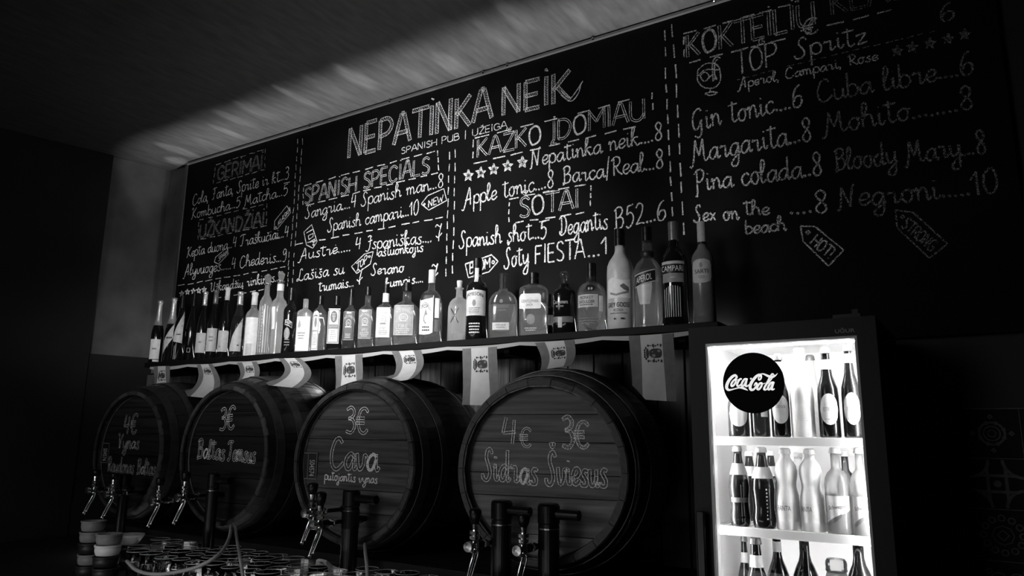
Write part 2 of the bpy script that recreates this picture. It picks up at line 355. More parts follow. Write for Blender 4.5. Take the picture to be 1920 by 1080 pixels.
# ------------------------------------------------------------------ palette (the photograph is black and white)
mat('plaster_grey', .16, .8, var=.35, vs=6, bump=.1); mat('black_paint', .012, .6, var=.3, vs=4); mat('ceiling_paint', .065, .6, var=.35, vs=7, stretch=(5, 1, 1), bump=.12)
mat('floor_dark', .03, .6); mat('board_black', .007, .6, spec=.04, var=.5, vs=3.5, rvar=.06); mat('board_edge', .09, .6)
mat('trim_metal', .35, .35, metal=.8); mat('shelf_black', .004, .6, spec=.2); mat('black_plastic', .004, .3, spec=.35); mat('black_matte', .012, .6)
mat('fridge_black', .020, .5, spec=.2); mat('fridge_white', .85, .35); mat('gasket', .5, .3); mat('chrome', .8, .12, metal=1.0); mat('chrome_dull', .5, .25, metal=1.0)
mat('lamp_glow', 1, emit=30.0); mat('fridge_glow', 1, emit=50.0); mat('lettering_glow', .8, emit=.75); mat('tube_glow', 1, emit=16.0)
mat('white_label', .80, .55, var=.12, vs=60); mat('cream_label', .52, .55, var=.15, vs=60); mat('grey_label', .25, .5, var=.2, vs=60); mat('mid_label', .14, .5, var=.2, vs=60); mat('black_label', .012, .45)
mat('ink', .012, .6); mat('white_ink', .75, .6); mat('grey_ink', .22, .6); mat('foil', .75, .32, metal=.7, bump=.6, vs=120); mat('foil_grey', .18, .35, metal=.4); mat('foil_white', .75, .45)
mat('dark_glass', .006, .10, coat=.3); mat('dark_tint', .035, .06, trans=.55, ior=1.45); mat('frosted', .55, .35, spec=.6, var=.18, vs=30); mat('frosted_dark', .16, .25, spec=.6, var=.3, vs=14)
mat('cork', .5, .7, var=.3, vs=80); mat('logo_black', .006, .6, spec=.05); mat('tile_glaze', .010, .6, spec=.15, var=.4, vs=12); mat('tile_pattern', .075, .5, var=.5, vs=40); mat('tile_line', .10, .6, var=.4, vs=40)
mat('flag_dark', .14, .85, var=.15, vs=40); mat('flag_light', .5, .85, var=.08, vs=30); mat('flag_ink', .035, .8); mat('tape', .35, .7)
mat('pale_ceramic', .85, .4); mat('dark_ceramic', .02, .4); mat('hose', .35, .4); mat('paper', .6, .8, bump=.4, vs=25); mat('hoop_iron', .05, .45, metal=.7, var=.3, vs=30)
mat('stone_counter', .02, .35, var=.3, vs=14); mat('soda_dark', .010, .08, coat=.4); mat('soda_milk', .9, .25, spec=.6); mat('bright_frost', .8, .3, var=.12, vs=25); mat('bead', .7, .2); mat('amber', .10, .1, coat=.3)
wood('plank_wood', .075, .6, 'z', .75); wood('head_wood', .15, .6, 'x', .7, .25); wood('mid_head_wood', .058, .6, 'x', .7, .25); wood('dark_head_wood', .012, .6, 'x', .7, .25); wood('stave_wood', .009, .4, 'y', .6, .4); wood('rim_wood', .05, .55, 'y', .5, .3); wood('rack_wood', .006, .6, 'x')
chalk('chalk_bright', .95, .62); chalk('chalk_mid', .8, .5); chalk('chalk_dimmed', .36, .42)  # darkest chalk has the board's weaker light on the right put into it
thin_glass('clear_glass', .93, .10, .06); mat('bar_glass', .95, .02, trans=1.0, ior=1.48); thin_glass('pane_glass', .97, .02, 0, 1.12); thin_glass('smoke_glass', .55, .05, .03); thin_glass('milk_glass', .93, .1, .26, mv=.95)
liquid('spirit_clear', .97, .24, mv=.98); liquid('spirit_amber', .75, .2, mv=.7); liquid('base_glass', .97, .45, 1.45, mv=.98); liquid('spirit_dark', .25, .08, mv=.2); liquid('water', .97, .2)

# ------------------------------------------------------------------ the room
DW = 2.5          # front of chalkboard and planks
ZC = EYE+1.603    # ceiling
ZS = EYE+.345     # top of the bottle shelf
wb = obj('wall_back', box(-4.21, 2.6, DW+.035, DW+.16, 0, ZC), 'black_paint'); tag(wb, kind='structure')
obj('plaster_strip', box(-4.2, -3.975, DW+.028, DW+.0345, EYE+.33, ZC-.002), 'plaster_grey', wb)
ce = obj('ceiling', box(-6.2, 2.6, -3.2, DW+.16, ZC, ZC+.1), 'ceiling_paint'); tag(ce, kind='structure')
wd_ = obj('window_1', box(-2.95, -1.65, -3.199, -3.17, 1.1, 2.95), 'black_paint'); tag(wd_, kind='structure')
mat('daylight_pane', 1, emit=2.5)
for i in range(3):
    for j in range(2): obj('pane', box(-2.91+i*.42, -2.53+i*.42, -3.169, -3.165, 1.15+j*.9, 1.99+j*.9), 'daylight_pane', wd_)
bl_ = empty('reflection_lamp', (-2.1, -.35, 2.86), 0, 'added long linear lamp out of view, for reflections on the bottles', 'lamp')  # added unseen lamp, gives bottles and spouts their bright reflections
obj('lamp_housing', join(box(-1.0, 1.0, -.05, .05, .0, .05), box(-1.0, 1.0, -.05, -.045, -.05, .0), box(-1.0, 1.0, .045, .05, -.05, .0)), 'black_plastic', bl_)
obj('lamp_tube', box(-.98, .98, -.018, .018, -.03, -.004), 'tube_glow', bl_)
for sx in (-.8, .8): obj('hanger', box(sx-.004, sx+.004, -.004, .004, .05, ZC-2.86), 'black_plastic', bl_)
fl = obj('floor', box(-6.2, 2.6, -3.2, DW+.16, -.1, 0), 'floor_dark'); tag(fl, kind='structure')
a0 = Vector((-4.19, DW+.05)); dr = Vector((-.233, -.972)); nn = Vector((.972, -.233))
def splay(t0, t1, n0, n1, z0, z1):
    q = [a0+dr*t0+nn*n0, a0+dr*t1+nn*n0, a0+dr*t1+nn*n1, a0+dr*t0+nn*n1]
    V = [(p.x, p.y, z) for z in (z0, z1) for p in q]
    return V, [(0, 1, 2, 3), (7, 6, 5, 4), (0, 4, 5, 1), (1, 5, 6, 2), (2, 6, 7, 3), (3, 7, 4, 0)]
wl = obj('wall_left', splay(0, 5.8, -.12, 0, 0, ZC), 'plaster_grey'); tag(wl, kind='structure')
tr = obj('trim_1', splay(.36, 5.7, 0, .03, 0, ZC-.003), 'black_paint'); tag(tr, kind='structure')
tr = obj('shade_panel', splay(.004, .355, 0, .02, 0, EYE+.42), 'black_paint'); tag(tr, kind='structure')  # added black sheet, paints in the shade on the wall below the shelf
wr = obj('wall_right', box(2.5, 2.6, -3.2, DW+.035, 0, ZC), 'black_paint'); tag(wr, kind='structure')
wf = obj('wall_front', box(-6.2, 2.6, -3.3, -3.2, 0, ZC), 'black_paint'); tag(wf, kind='structure')
# planks below the shelf
x = -4.17; k = 0; widths = [.118, .132, .104, .126, .141, .112]
while x < -.66:
    wd = widths[k % 6]; dy = random.uniform(0, .006)
    obj('plank', box(x+.003, x+wd-.003, DW+dy, DW+.034, .96, EYE+.318), 'plank_wood', wb, bevel=.002); x += wd; k += 1
# tiles right of the refrigerator
TS = .1385
def patt(kind):
    V = []; F = []; pcs = []
    def ring(cx, cz, r0, r1, n=24, a0=0, a1=2*pi, k=0):
        v = []; f = []
        for i in range(n+1):
            a = a0+(a1-a0)*i/n; v += [(cx+cos(a)*r0, cz+sin(a)*r0), (cx+cos(a)*r1, cz+sin(a)*r1)]
        for i in range(n): f.append((2*i, 2*i+1, 2*i+3, 2*i+2))
        pcs.append((v, f))
    h = TS/2-.004
    if kind == 0:
        ring(0, 0, .028, .034); ring(0, 0, .018, .022); ring(0, 0, .008, .011)
        for i in range(4):
            a = i*pi/2; ring(cos(a)*.047, sin(a)*.047, .002, .008, 4); 
        for i in range(8):
            a = i*pi/4+pi/8; ring(cos(a)*.031, sin(a)*.031, .0, .006, 6)
    elif kind == 1:
        for sx in (-1, 1):
            for sz in (-1, 1): ring(sx*h, sz*h, .044, .052, 12, *( {(-1, -1): (0, pi/2), (1, -1): (pi/2, pi), (1, 1): (pi, 1.5*pi), (-1, 1): (1.5*pi, 2*pi)}[(sx, sz)]))
        for q in (-.022, .022):
            pcs.append(([(q-.004, -.05), (q+.004, -.05), (q+.004, .05), (q-.004, .05)], [(0, 1, 2, 3)])); pcs.append(([(-.05, q-.004), (.05, q-.004), (.05, q+.004), (-.05, q+.004)], [(0, 1, 2, 3)]))
        ring(0, 0, .0, .010, 8)
    elif kind == 2:
        for i in range(12):
            a = i*pi/6; ring(cos(a)*.046, sin(a)*.046, .006, .010, 8)
        ring(0, 0, .012, .016, 4); ring(0, 0, .024, .027, 8)
    else:
        for i in range(4):
            a = i*pi/2+pi/4; ring(cos(a)*.03, sin(a)*.03, .016, .020, 12); ring(cos(a)*.06, sin(a)*.06, .004, .008, 8)
        ring(0, 0, .004, .009, 8)
    k = 0
    for v, f in pcs:
        n = len(V); V += [(p[0], -.0044-.00003*k, p[1]) for p in v]; F += [tuple(i+n for i in q) for q in f]; k += 1
    return V, F
protos = {}; order = [[3, 0, 2, 1, 3, 0, 2, 1], [3, 1, 0, 2, 1, 3, 0, 2], [0, 2, 3, 1, 0, 2, 1, 3], [1, 3, 0, 2, 3, 1, 0, 2], [2, 0, 1, 3, 2, 0, 3, 1], [3, 1, 2, 0, 1, 3, 0, 2], [0, 2, 1, 3, 0, 2, 3, 1]]
base_me = None
for r in range(7):
    for c in range(8):
        cx = -.205+TS*(c+.5); cz = EYE+.086-TS*(r+.5); kd = order[r][c]
        if base_me is None:
            h = TS/2-.0012; t = obj('tile', box(-h, h, -.004, .006, -h, h), 'tile_glaze', wb, (cx, DW+.029, cz), bevel=.001); base_me = t
        else: t = inst(base_me, wb, (cx, DW+.029, cz))
        if kd not in protos: protos[kd] = obj('tile_pattern', patt(kd), 'tile_pattern', t)
        else: inst(protos[kd], t)
obj('tile_grout', box(-.207, -.205+8*TS+.002, DW+.0275, DW+.0345, EYE+.086-7*TS-.002, EYE+.088), 'tile_line', wb)

# ------------------------------------------------------------------ chalkboard and its writing
XB0, XB1 = -3.965, .14
cb = empty('chalkboard', ((XB0+XB1)/2, DW, EYE+.36), 0, 'long black chalkboard menu covered in white handwriting, above the bottle shelf', 'chalkboard')
cx0 = (XB0+XB1)/2
obj('board_panel', box(XB0-cx0, XB1-cx0, 0, .034, -.06, ZC-EYE-.36-.004), 'board_black', cb)
obj('edge_strip', box(XB0-cx0-.018, XB0-cx0-.001, -.006, .034, -.06, ZC-EYE-.36-.004), 'board_edge', cb, label='pale edge strip down the left side')
BP = Plane((cx0, DW, EYE+.36))
def Z1(x, y): return (320+x/3.552, 260+y/3.552)
def Z2(x, y): return (820+x/2.571, 120+y/2.571)
def Z3(x, y): return (1240+x/2.0, y/2.0)
CB, CM, CF = 'chalk_bright', 'chalk_mid', 'chalk_dimmed'
def wz(Z, s, x0, y0, x1, y1, cap, m=CB, **k):
    sc = {Z1: 3.552, Z2: 2.571, Z3: 2.0}[Z]
    return write(cb, BP, s, Z(x0, y0), Z(x1, y1), cap/sc, m, **k)
def dz(Z, segs, m=CB, name='chalk_rule', w=.0022, label=None):
    L = []
    for x0, y0, x1, y1, n in segs: L += dashes(Z(x0, y0), Z(x1, y1), n)
    return strokes(cb, BP, L, m, w=w, name=name, label=label)
# column 1
wz(Z1, 'GĖRiMAi', 308, 278, 612, 198, 82, CM, style='outline', caps=True, w=.0022, name='chalk_heading')
dz(Z1, [(300, 175, 632, 68, 6), (632, 68, 628, 205, 3), (628, 205, 285, 303, 7), (285, 303, 300, 175, 3)], CM, 'chalk_frame')
wz(Z1, 'Cola, Fanta, Sprite ir kt...3', 145, 443, 785, 268, 70, w=.0026)
wz(Z1, 'Kombucha...5 Matcha...5', 135, 537, 780, 372, 66, w=.0026)
dz(Z1, [(755, 298, 812, 288, 1)])
wz(Z1, 'UŽKANDŽiAi', 190, 658, 622, 578, 84, CM, style='outline', caps=True, w=.0022, name='chalk_heading')
dz(Z1, [(190, 543, 643, 432, 8), (643, 432, 638, 580, 3), (638, 580, 182, 675, 8), (182, 675, 190, 543, 3)], CM, 'chalk_frame')
strokes(cb, BP, [[Z1(*p) for p in ((690, 605), (694, 548), (775, 447), (800, 492), (715, 597), (690, 605))], [Z1(*p) for p in ((702, 585), (706, 591), (700, 594), (697, 588), (702, 585))]], CB, w=.0022, name='chalk_tag')
wz(Z1, 'KLASIKA', 716, 582, 797, 484, 32, caps=True, w=.0022)
wz(Z1, 'Kepta duona...4 Traškučiai...4', 105, 790, 785, 652, 66, w=.0026)
strokes(cb, BP, [[Z1(*p) for p in ((292, 822), (300, 790), (375, 727), (386, 768), (320, 835), (292, 822))]], CB, w=.0022, name='chalk_tag')
wz(Z1, 'SPAIN', 318, 818, 382, 768, 30, caps=True, w=.0022)
wz(Z1, 'Alyvuogės......4 Chederis...9', 88, 915, 770, 812, 70, w=.0026)
dz(Z1, [(50, 980, 785, 850, 12), (785, 850, 780, 1000, 4), (300, 1065, 640, 1000, 6)])
wz(Z1, 'Užkandžių rinkinys..7', 262, 1022, 742, 945, 62, w=.0030)
dz(Z1, [(848, 0, 802, 740, 13), (880, 0, 826, 740, 12), (793, 750, 780, 860, 2), (824, 760, 812, 980, 4)], name='chalk_divider')
def star(Z, cx, cy, r, m=CB, asp=.85, w=.0028):
    pts = [(cx+r*asp*sin(2*pi*i*2/5), cy-r*cos(2*pi*i*2/5)) for i in range(6)]
    fill = [(cx+r*.35*asp*cos(a*2.4), cy+r*.35*sin(a*2.4)) for a in range(9)]
    return [[Z(*p) for p in pts], [Z(*p) for p in fill]]
L = []
for x, y in ((75, 1033), (113, 1021), (152, 1016), (188, 1012), (224, 1005)): L += star(Z1, x, y, 20)
strokes(cb, BP, L, CB, w=.0035, name='chalk_stars')
# column 2
wz(Z1, 'SPANiSH SPECiALS', 890, 432, 1725, 225, 96, CB, style='outline', caps=True, w=.0026, name='chalk_heading')
dz(Z1, [(888, 312, 1780, 78, 11), (1780, 78, 1785, 222, 3), (1785, 225, 885, 448, 12), (880, 445, 888, 312, 3)], CB, 'chalk_frame', w=.0030)
wz(Z1, 'Sangria....4 Spanish man...8', 895, 532, 1820, 322, 82, w=.0030)
wz(Z1, 'Spanish campari...10', 1045, 618, 1652, 503, 84, w=.0030)
strokes(cb, BP, [[Z1(*p) for p in ((1670, 436), (1712, 380), (1820, 333), (1839, 412), (1720, 476), (1670, 436))], [Z1(*p) for p in ((1690, 430), (1697, 437), (1690, 444), (1684, 436), (1690, 430))]], CB, w=.0026, name='chalk_tag')
wz(Z1, 'NEW', 1715, 458, 1815, 415, 45, caps=True, w=.0026)
strokes(cb, BP, [[Z1(*p) for p in ((888, 622), (940, 573), (976, 685), (948, 730), (905, 708), (888, 622))], [Z1(*p) for p in ((953, 700), (958, 707), (952, 713), (947, 706), (953, 700))]], CB, w=.0026, name='chalk_tag')
# the tag reads downwards
strokes(cb, BP, [[Z1(*p) for p in s] for s in (((905, 628), (916, 622)), ((910, 625), (950, 603)), ((917, 648), (950, 630)), ((917, 648), (922, 672), (950, 652), (950, 630)), ((925, 690), (962, 668)), ((945, 678), (950, 692), (958, 690), (962, 668)))], CB, w=.0026, name='chalk_writing')
dz(Z1, [(832, 706, 1842, 518, 13)], w=.0030)
wz(Z1, 'Austrė.....', 856, 808, 1198, 748, 72, w=.0030); wz(Z1, '4', 1228, 742, 1268, 735, 80, w=.0030)
wz(Z1, 'Jspaniškas....', 1300, 738, 1738, 690, 88, w=.0030); wz(Z1, '7', 1762, 668, 1812, 655, 86, w=.0030)
wz(Z1, 'aštuonkojis', 1380, 785, 1682, 750, 64, w=.0030)
strokes(cb, BP, [[Z1(*p) for p in ((1205, 852), (1290, 770), (1350, 752), (1330, 835), (1240, 898), (1205, 852))], [Z1(*p) for p in ((1324, 778), (1332, 785), (1324, 792), (1317, 785), (1324, 778))]], CB, w=.0026, name='chalk_tag')
wz(Z1, 'TOP', 1236, 880, 1310, 822, 48, caps=True, w=.0028)
wz(Z1, 'Lašiša su', 840, 948, 1155, 898, 76, w=.0030); wz(Z1, 'trumais...', 985, 1018, 1218, 985, 66, w=.0032); wz(Z1, '7', 1236, 955, 1282, 945, 80, w=.0032)
wz(Z1, 'Serano', 1335, 908, 1552, 888, 70, w=.0032); wz(Z1, 'kumpis....', 1430, 992, 1682, 955, 62, w=.0034); wz(Z1, '7', 1738, 925, 1786, 915, 88, w=.0034)
dz(Z1, [(1858, 85, 1833, 940, 11), (1897, 70, 1877, 930, 10)], name='chalk_divider', w=.0030)
# title
write(cb, BP, 'NEPATiNKA', (652, 296), (922, 222), 51, CB, style='hatch', caps=True, w=.0034, name='chalk_title', label='large hatched chalk title reading NEPATINKA NEIK')
write(cb, BP, 'NEiK', (941, 217), (1072, 186), 52, CB, style='hatch', caps=True, w=.0036, name='chalk_title')
strokes(cb, BP, [[(1052, 170), (1068, 184), (1080, 172), (1093, 152)], [(1052, 178), (1070, 190), (1084, 176), (1090, 155)]], CB, w=.0026, name='chalk_title', sm=True)
write(cb, BP, 'SPANISH PUB | UŽEIGA', (752, 289), (951, 239), 11.5, CB, caps=True, w=.0022)
# column 3
wz(Z2, 'KAŽKO ĮDOMIAU', 190, 452, 1003, 262, 82, CB, style='outline', caps=True, w=.0028, name='chalk_heading')
dz(Z2, [(180, 358, 500, 280, 3), (512, 277, 620, 252, 1), (672, 240, 965, 160, 3), (175, 362, 172, 480, 2), (172, 480, 985, 297, 9), (1035, 135, 1040, 235, 2)], CB, 'chalk_frame', w=.0032)
L = []
for x, y in ((150, 538), (210, 525), (272, 508), (340, 492), (411, 474)): L += star(Z2, x, y, 29)
strokes(cb, BP, L, CB, w=.0042, name='chalk_stars')
wz(Z2, 'Nepatinka neik....8', 450, 497, 1090, 365, 82, w=.0034)
wz(Z2, 'Apple tonic....8', 125, 685, 565, 592, 80, w=.0034); wz(Z2, 'Barca/Real...8', 602, 578, 1095, 500, 84, w=.0034)
wz(Z2, 'ŠOTAI', 395, 738, 685, 692, 88, CB, style='outline', caps=True, w=.0028, name='chalk_heading')
dz(Z2, [(345, 652, 740, 576, 5), (740, 585, 738, 695, 3), (370, 766, 735, 712, 5), (348, 665, 345, 772, 3), (490, 762, 560, 750, 1), (505, 620, 565, 608, 1)], CB, 'chalk_frame', w=.0032)
wz(Z2, 'Spanish shot...5', 105, 888, 528, 836, 80, w=.0034); wz(Z2, 'Degantis', 588, 828, 822, 792, 92, w=.0034); wz(Z2, 'B52...6', 850, 798, 1105, 748, 100, w=.0034)
strokes(cb, BP, [[Z2(*p) for p in ((135, 965), (262, 920), (293, 952), (250, 1002), (150, 1030), (135, 965))], [Z2(*p) for p in ((270, 947), (277, 955), (270, 964), (262, 955), (270, 947))]], CB, w=.0032, name='chalk_tag')
wz(Z2, 'BOOM', 155, 1012, 255, 980, 48, caps=True, w=.0032)
wz(Z2, 'Šoty', 322, 985, 440, 962, 92, w=.0036); wz(Z2, 'FIESTA', 470, 965, 712, 932, 88, caps=True, w=.0036); wz(Z2, '...1', 722, 935, 825, 915, 80, w=.0036)
dz(Z2, [(1100, 20, 1135, 760, 10), (1148, 0, 1190, 850, 9)], name='chalk_divider', w=.0032)
strokes(cb, BP, dashes((1246, 55), (1249, 118), 2)+dashes((1259, 45), (1266, 118), 2), CM, name='chalk_divider', w=.003)
# column 4
wz(Z3, 'KOKTĘiLiŲ', 95, 215, 578, 90, 82, CM, style='outline', caps=True, w=.0034, name='chalk_heading')
wz(Z3, 'KLASIKA', 636, 56, 1130, -60, 80, CF, style='outline', caps=True, w=.0034, name='chalk_heading')
dz(Z3, [(82, 128, 510, 10, 6), (85, 135, 85, 232, 2), (105, 235, 485, 140, 5), (615, 98, 905, 28, 3), (500, 8, 520, 2, 1)], CM, 'chalk_frame', w=.0034)
wz(Z3, '€', 524, 140, 595, 118, 56, CM, w=.0034)
strokes(cb, BP, [[Z3(*p) for p in s] for s in (((138, 262), (136, 300), (160, 328), (200, 328), (222, 300), (218, 255)), ((138, 262), (165, 240), (200, 238), (218, 255)), ((138, 285), (165, 262), (215, 262)), ((183, 330), (184, 345)), ((163, 352), (185, 345), (210, 348), (185, 358), (163, 352)),
    ((195, 305), (192, 240), (205, 215), (222, 218)), ((202, 300), (200, 240), (212, 222)), ((145, 285), (165, 270), (180, 290), (160, 305), (145, 285)), ((170, 300), (195, 280), (210, 300)))], CM, w=.0028, name='chalk_glass', sm=True, label='chalk drawing of a stemmed cocktail glass with a straw')
wz(Z3, 'TOP', 278, 282, 440, 240, 88, CM, caps=True, w=.0036); wz(Z3, 'Spritz', 500, 222, 768, 160, 74, CM, w=.0034)
dz(Z3, [(280, 300, 430, 262, 5), (470, 250, 1040, 112, 14)], CF, w=.0018)
wz(Z3, 'Aperol, Campari, Rose', 290, 332, 812, 225, 38, CM, w=.0026); wz(Z3, '6', 1045, 85, 1105, 72, 74, CF, w=.0034)
L = []
for x, y in ((885, 192), (940, 178), (1008, 163), (1075, 147), (1138, 130)): L += star(Z3, x, y, 22, asp=1.0)
strokes(cb, BP, L, CF, w=.0028, name='chalk_stars')
wz(Z3, 'Gin tonic....6', 115, 492, 532, 398, 84, CM, w=.0036); wz(Z3, 'Cuba libre....6', 585, 385, 1175, 275, 84, CF, w=.0036)
wz(Z3, 'Margarita...8', 115, 612, 568, 525, 84, CM, w=.0036); wz(Z3, 'Mohito........8', 612, 502, 1178, 408, 84, CF, w=.0036)
wz(Z3, 'Pina colada..8', 125, 720, 608, 655, 80, CM, w=.0036); wz(Z3, 'Bloody Mary...8', 650, 640, 1225, 575, 84, CF, w=.0036)
wz(Z3, 'Sex on', 122, 830, 290, 822, 58, CM, w=.0036); wz(Z3, 'the', 312, 808, 405, 803, 56, CM, w=.0036); wz(Z3, 'beach', 315, 878, 468, 862, 52, CM, w=.0036); wz(Z3, '....8', 480, 805, 632, 795, 84, CM, w=.0036)
wz(Z3, 'Negroni.....10', 665, 780, 1268, 722, 84, CF, w=.0036)
strokes(cb, BP, [[Z3(*p) for p in ((522, 848), (577, 850), (684, 938), (627, 998), (532, 905), (522, 848))], [Z3(*p) for p in ((550, 864), (558, 871), (550, 879), (542, 871), (550, 864))]], CM, w=.0030, name='chalk_tag')
strokes(cb, BP, [[Z3(*p) for p in ((878, 788), (945, 797), (1073, 915), (1005, 968), (885, 855), (878, 788))], [Z3(*p) for p in ((905, 807), (912, 814), (905, 821), (898, 814), (905, 807))]], CF, w=.0030, name='chalk_tag')
def slanted(s, x0, y0, x1, y1, cap, m):
    # lettering whose uprights lean with its baseline (on the sloping tags)
    gl = glyph_list(s, True); tot = sum(q[0] for q in gl)-1; d = ((x1-x0)/tot, (y1-y0)/tot); L = hypot(x1-x0, y1-y0); n = ((y1-y0)/L*cap/20, -(x1-x0)/L*cap/20); x = 0; out = []
    for adv, st in gl:
        for line in st:
            out.append([Z3(x0+d[0]*(x+X)+n[0]*Y, y0+d[1]*(x+X)+n[1]*Y) for X, Y in (smooth_pts(line, 3) if len(line) > 3 else line)])
        x += adv
    return strokes(cb, BP, out, m, w=.0030, name='chalk_writing')
slanted('HOT!', 556, 912, 628, 972, 46, CM); slanted('STRONG', 897, 848, 1010, 945, 46, CF)
# metal edging with clips where board meets ceiling
ct = empty('ceiling_edging', (cx0, DW-.012, ZC-.012), 0, 'thin pale edging strip with small clips where board meets ceiling', 'edging')
obj('strip', box(XB0-cx0, XB1-cx0, -.002, .0115, -.004, .006), 'trim_metal', ct)
for px, py in ((585, 236), (735, 190), (910, 135), (955, 122), (1115, 72), (1342, 5)):
    q = P(px, py, DW); obj('clip', lathe([(-.004, .004), (.0, .006), (.005, .004)], 8), 'chrome', ct, (q.x-cx0, -.006, 0))

# ------------------------------------------------------------------ bottle shelf, its lamps and the flag bunting
SX0, SX1 = -3.70, -.668
sh = empty('bottle_shelf', ((SX0+SX1)/2, DW, ZS-.025), 0, 'long thin black wall shelf carrying the row of liquor bottles', 'shelf')
sl = SX1-SX0
obj('shelf_board', box(-sl/2, sl/2, -.30, -.001, 0, .025), 'shelf_black', sh, bevel=.002)
for k in range(5):
    bx = -sl/2+.15+k*(sl-.3)/4
    obj('bracket', box(bx-.012, bx+.012, -.20, -.002, -.03, -.001), 'shelf_black', sh)
ld = empty('light_strip', ((SX0+SX1)/2, DW-.03, ZS), 0, 'slim light strip lying on the shelf behind the bottles', 'lamp')
obj('housing', box(-sl/2+.02, sl/2-.02, -.012, .012, .0, .006), 'black_plastic', ld)
obj('diffuser', box(-sl/2+.03, sl/2-.03, -.006, .006, .0062, .011), 'lamp_glow', ld)
# ------------------------------------------------------------------ bottles
def interp(prof, z):
    for i in range(len(prof)-1):
        z0, r0 = prof[i]; z1, r1 = prof[i+1]
        if z0 <= z <= z1: return r0+(r1-r0)*((z-z0)/(z1-z0) if z1 > z0 else 0)
    return prof[-1][1] if z > prof[-1][0] else prof[0][1]
def surf(s, z, R, H, prof, sq, off):
    """point on the body: s = distance round the front, z = height"""
    r = interp(prof, z/H)*R
    if sq is None:
        th = s/max(r, 1e-4) if True else 0
        return ((r+off)*sin(th), -(r+off)*cos(th), z)
    n, k = sq; t = min(abs(s)/r, .985); return (s, -(r*k*(1-t**n)**(1/n))-off, z)
def label_mesh(cols, R, H, prof, sq, off=.0006, nx=14, nz=8, th=0):
    s0, s1 = cols[0][0], cols[-1][0]; V = []; F = []
    for i in range(nx+1):
        s = s0+(s1-s0)*i/nx; lo = interp([(c[0]-s0, c[1]) for c in cols], s-s0); hi = interp([(c[0]-s0, c[2]) for c in cols], s-s0)
        for j in range(nz+1): V.append(surf(s*R, (lo+(hi-lo)*j/nz)*H, R, H, prof, sq, off))
    for i in range(nx):
        for j in range(nz): a = i*(nz+1)+j; F.append((a, a+nz+1, a+nz+2, a+1))
    return V, F
def text_mesh(s, sc, zc, wd, ht, R, H, prof, sq, off=.0012, arch=0.0, slope=0.0):
    v, f = text2d(s); V = []
    for x, y in v: V.append(surf((sc+x*wd)*R, (zc+y*ht+slope*x-arch*x*x*4)*H, R, H, prof, sq, off))
    return V, f
def ell(sc, zc, a, b): return [(sc+a*cos(pi-pi*i/12), zc-b*sin(pi*i/12), zc+b*sin(pi*i/12)) for i in range(13)]
def rect(s0, s1, z0, z1): return [(s0, z0, z1), (s1, z0, z1)]
PR = dict(
 bordeaux=[(0, .90), (.01, 1), (.60, 1), (.65, .95), (.69, .80), (.72, .58), (.75, .42), (.80, .37), (.96, .34), (.965, .42), (1, .40)],
 burgundy=[(0, .90), (.01, 1), (.46, 1), (.53, .95), (.60, .80), (.67, .60), (.74, .44), (.82, .37), (.96, .34), (.965, .41), (1, .40)],
 champagne=[(0, .90), (.01, 1), (.44, 1), (.52, .93), (.60, .75), (.68, .54), (.76, .41), (.86, .36), (.95, .35), (.96, .44), (1, .42)],
 liquor=[(0, .92), (.01, 1), (.60, 1), (.655, .93), (.70, .70), (.73, .48), (.75, .40), (.90, .37), (.93, .44), (1, .42)],
 tallneck=[(0, .90), (.01, 1), (.55, .97), (.62, 1), (.67, .93), (.71, .70), (.74, .48), (.77, .38), (.95, .36), (1, .36)],
 jack=[(0, .94), (.012, 1), (.60, 1), (.615, .97), (.66, .72), (.69, .48), (.71, .38), (.80, .36), (.90, .34), (1, .34)],
 jager=[(0, .95), (.012, 1), (.72, 1), (.76, .93), (.79, .72), (.81, .45), (.83, .34), (1, .32)],
 gin=[(0, .95), (.012, 1), (.66, 1), (.71, .93), (.75, .74), (.78, .48), (.81, .34), (1, .32)],
 squat=[(0, .92), (.012, 1), (.50, 1), (.58, .97), (.65, .84), (.70, .60), (.725, .36), (.76, .30), (1, .28)],
 bulb=[(0, .80), (.01, .82), (.05, .76), (.36, .74), (.44, .84), (.52, 1), (.585, .98), (.64, .76), (.675, .46), (.71, .38), (.88, .38), (1, .38)],
 goose=[(0, .96), (.01, 1), (.55, .99), (.63, .95), (.68, .80), (.72, .58), (.755, .42), (.79, .36), (.96, .36), (1, .36)],
 aperol=[(0, 1.0), (.01, 1.02), (.10, .97), (.40, .94), (.52, 1.0), (.58, .96), (.64, .74), (.68, .46), (.70, .38), (.72, .44), (.75, .44), (.76, .36), (1, .33)],
 cola=[(0, .84), (.02, .92), (.12, .98), (.24, .88), (.32, .90), (.48, 1), (.58, .94), (.68, .74), (.78, .52), (.88, .40), (.93, .38), (.94, .44), (1, .42)],
 orange=[(0, .92), (.02, 1), (.20, 1), (.36, .98), (.43, .94), (.52, .80), (.57, .80), (.64, .90), (.72, .95), (.79, .84), (.85, .56), (.88, .42), (.95, .40), (1, .42)],
 tonic=[(0, .94), (.02, 1), (.45, 1), (.56, .99), (.64, .90), (.70, .70), (.735, .46), (.76, .38), (.93, .36), (1, .38)],
 beer=[(0, .92), (.02, 1), (.46, 1), (.54, .95), (.61, .76), (.68, .56), (.78, .46), (.92, .40), (.94, .46), (1, .44)],
 wine=[(0, .92), (.02, 1), (.50, 1), (.60, .93), (.68, .70), (.74, .48), (.80, .38), (.94, .36), (1, .40)])
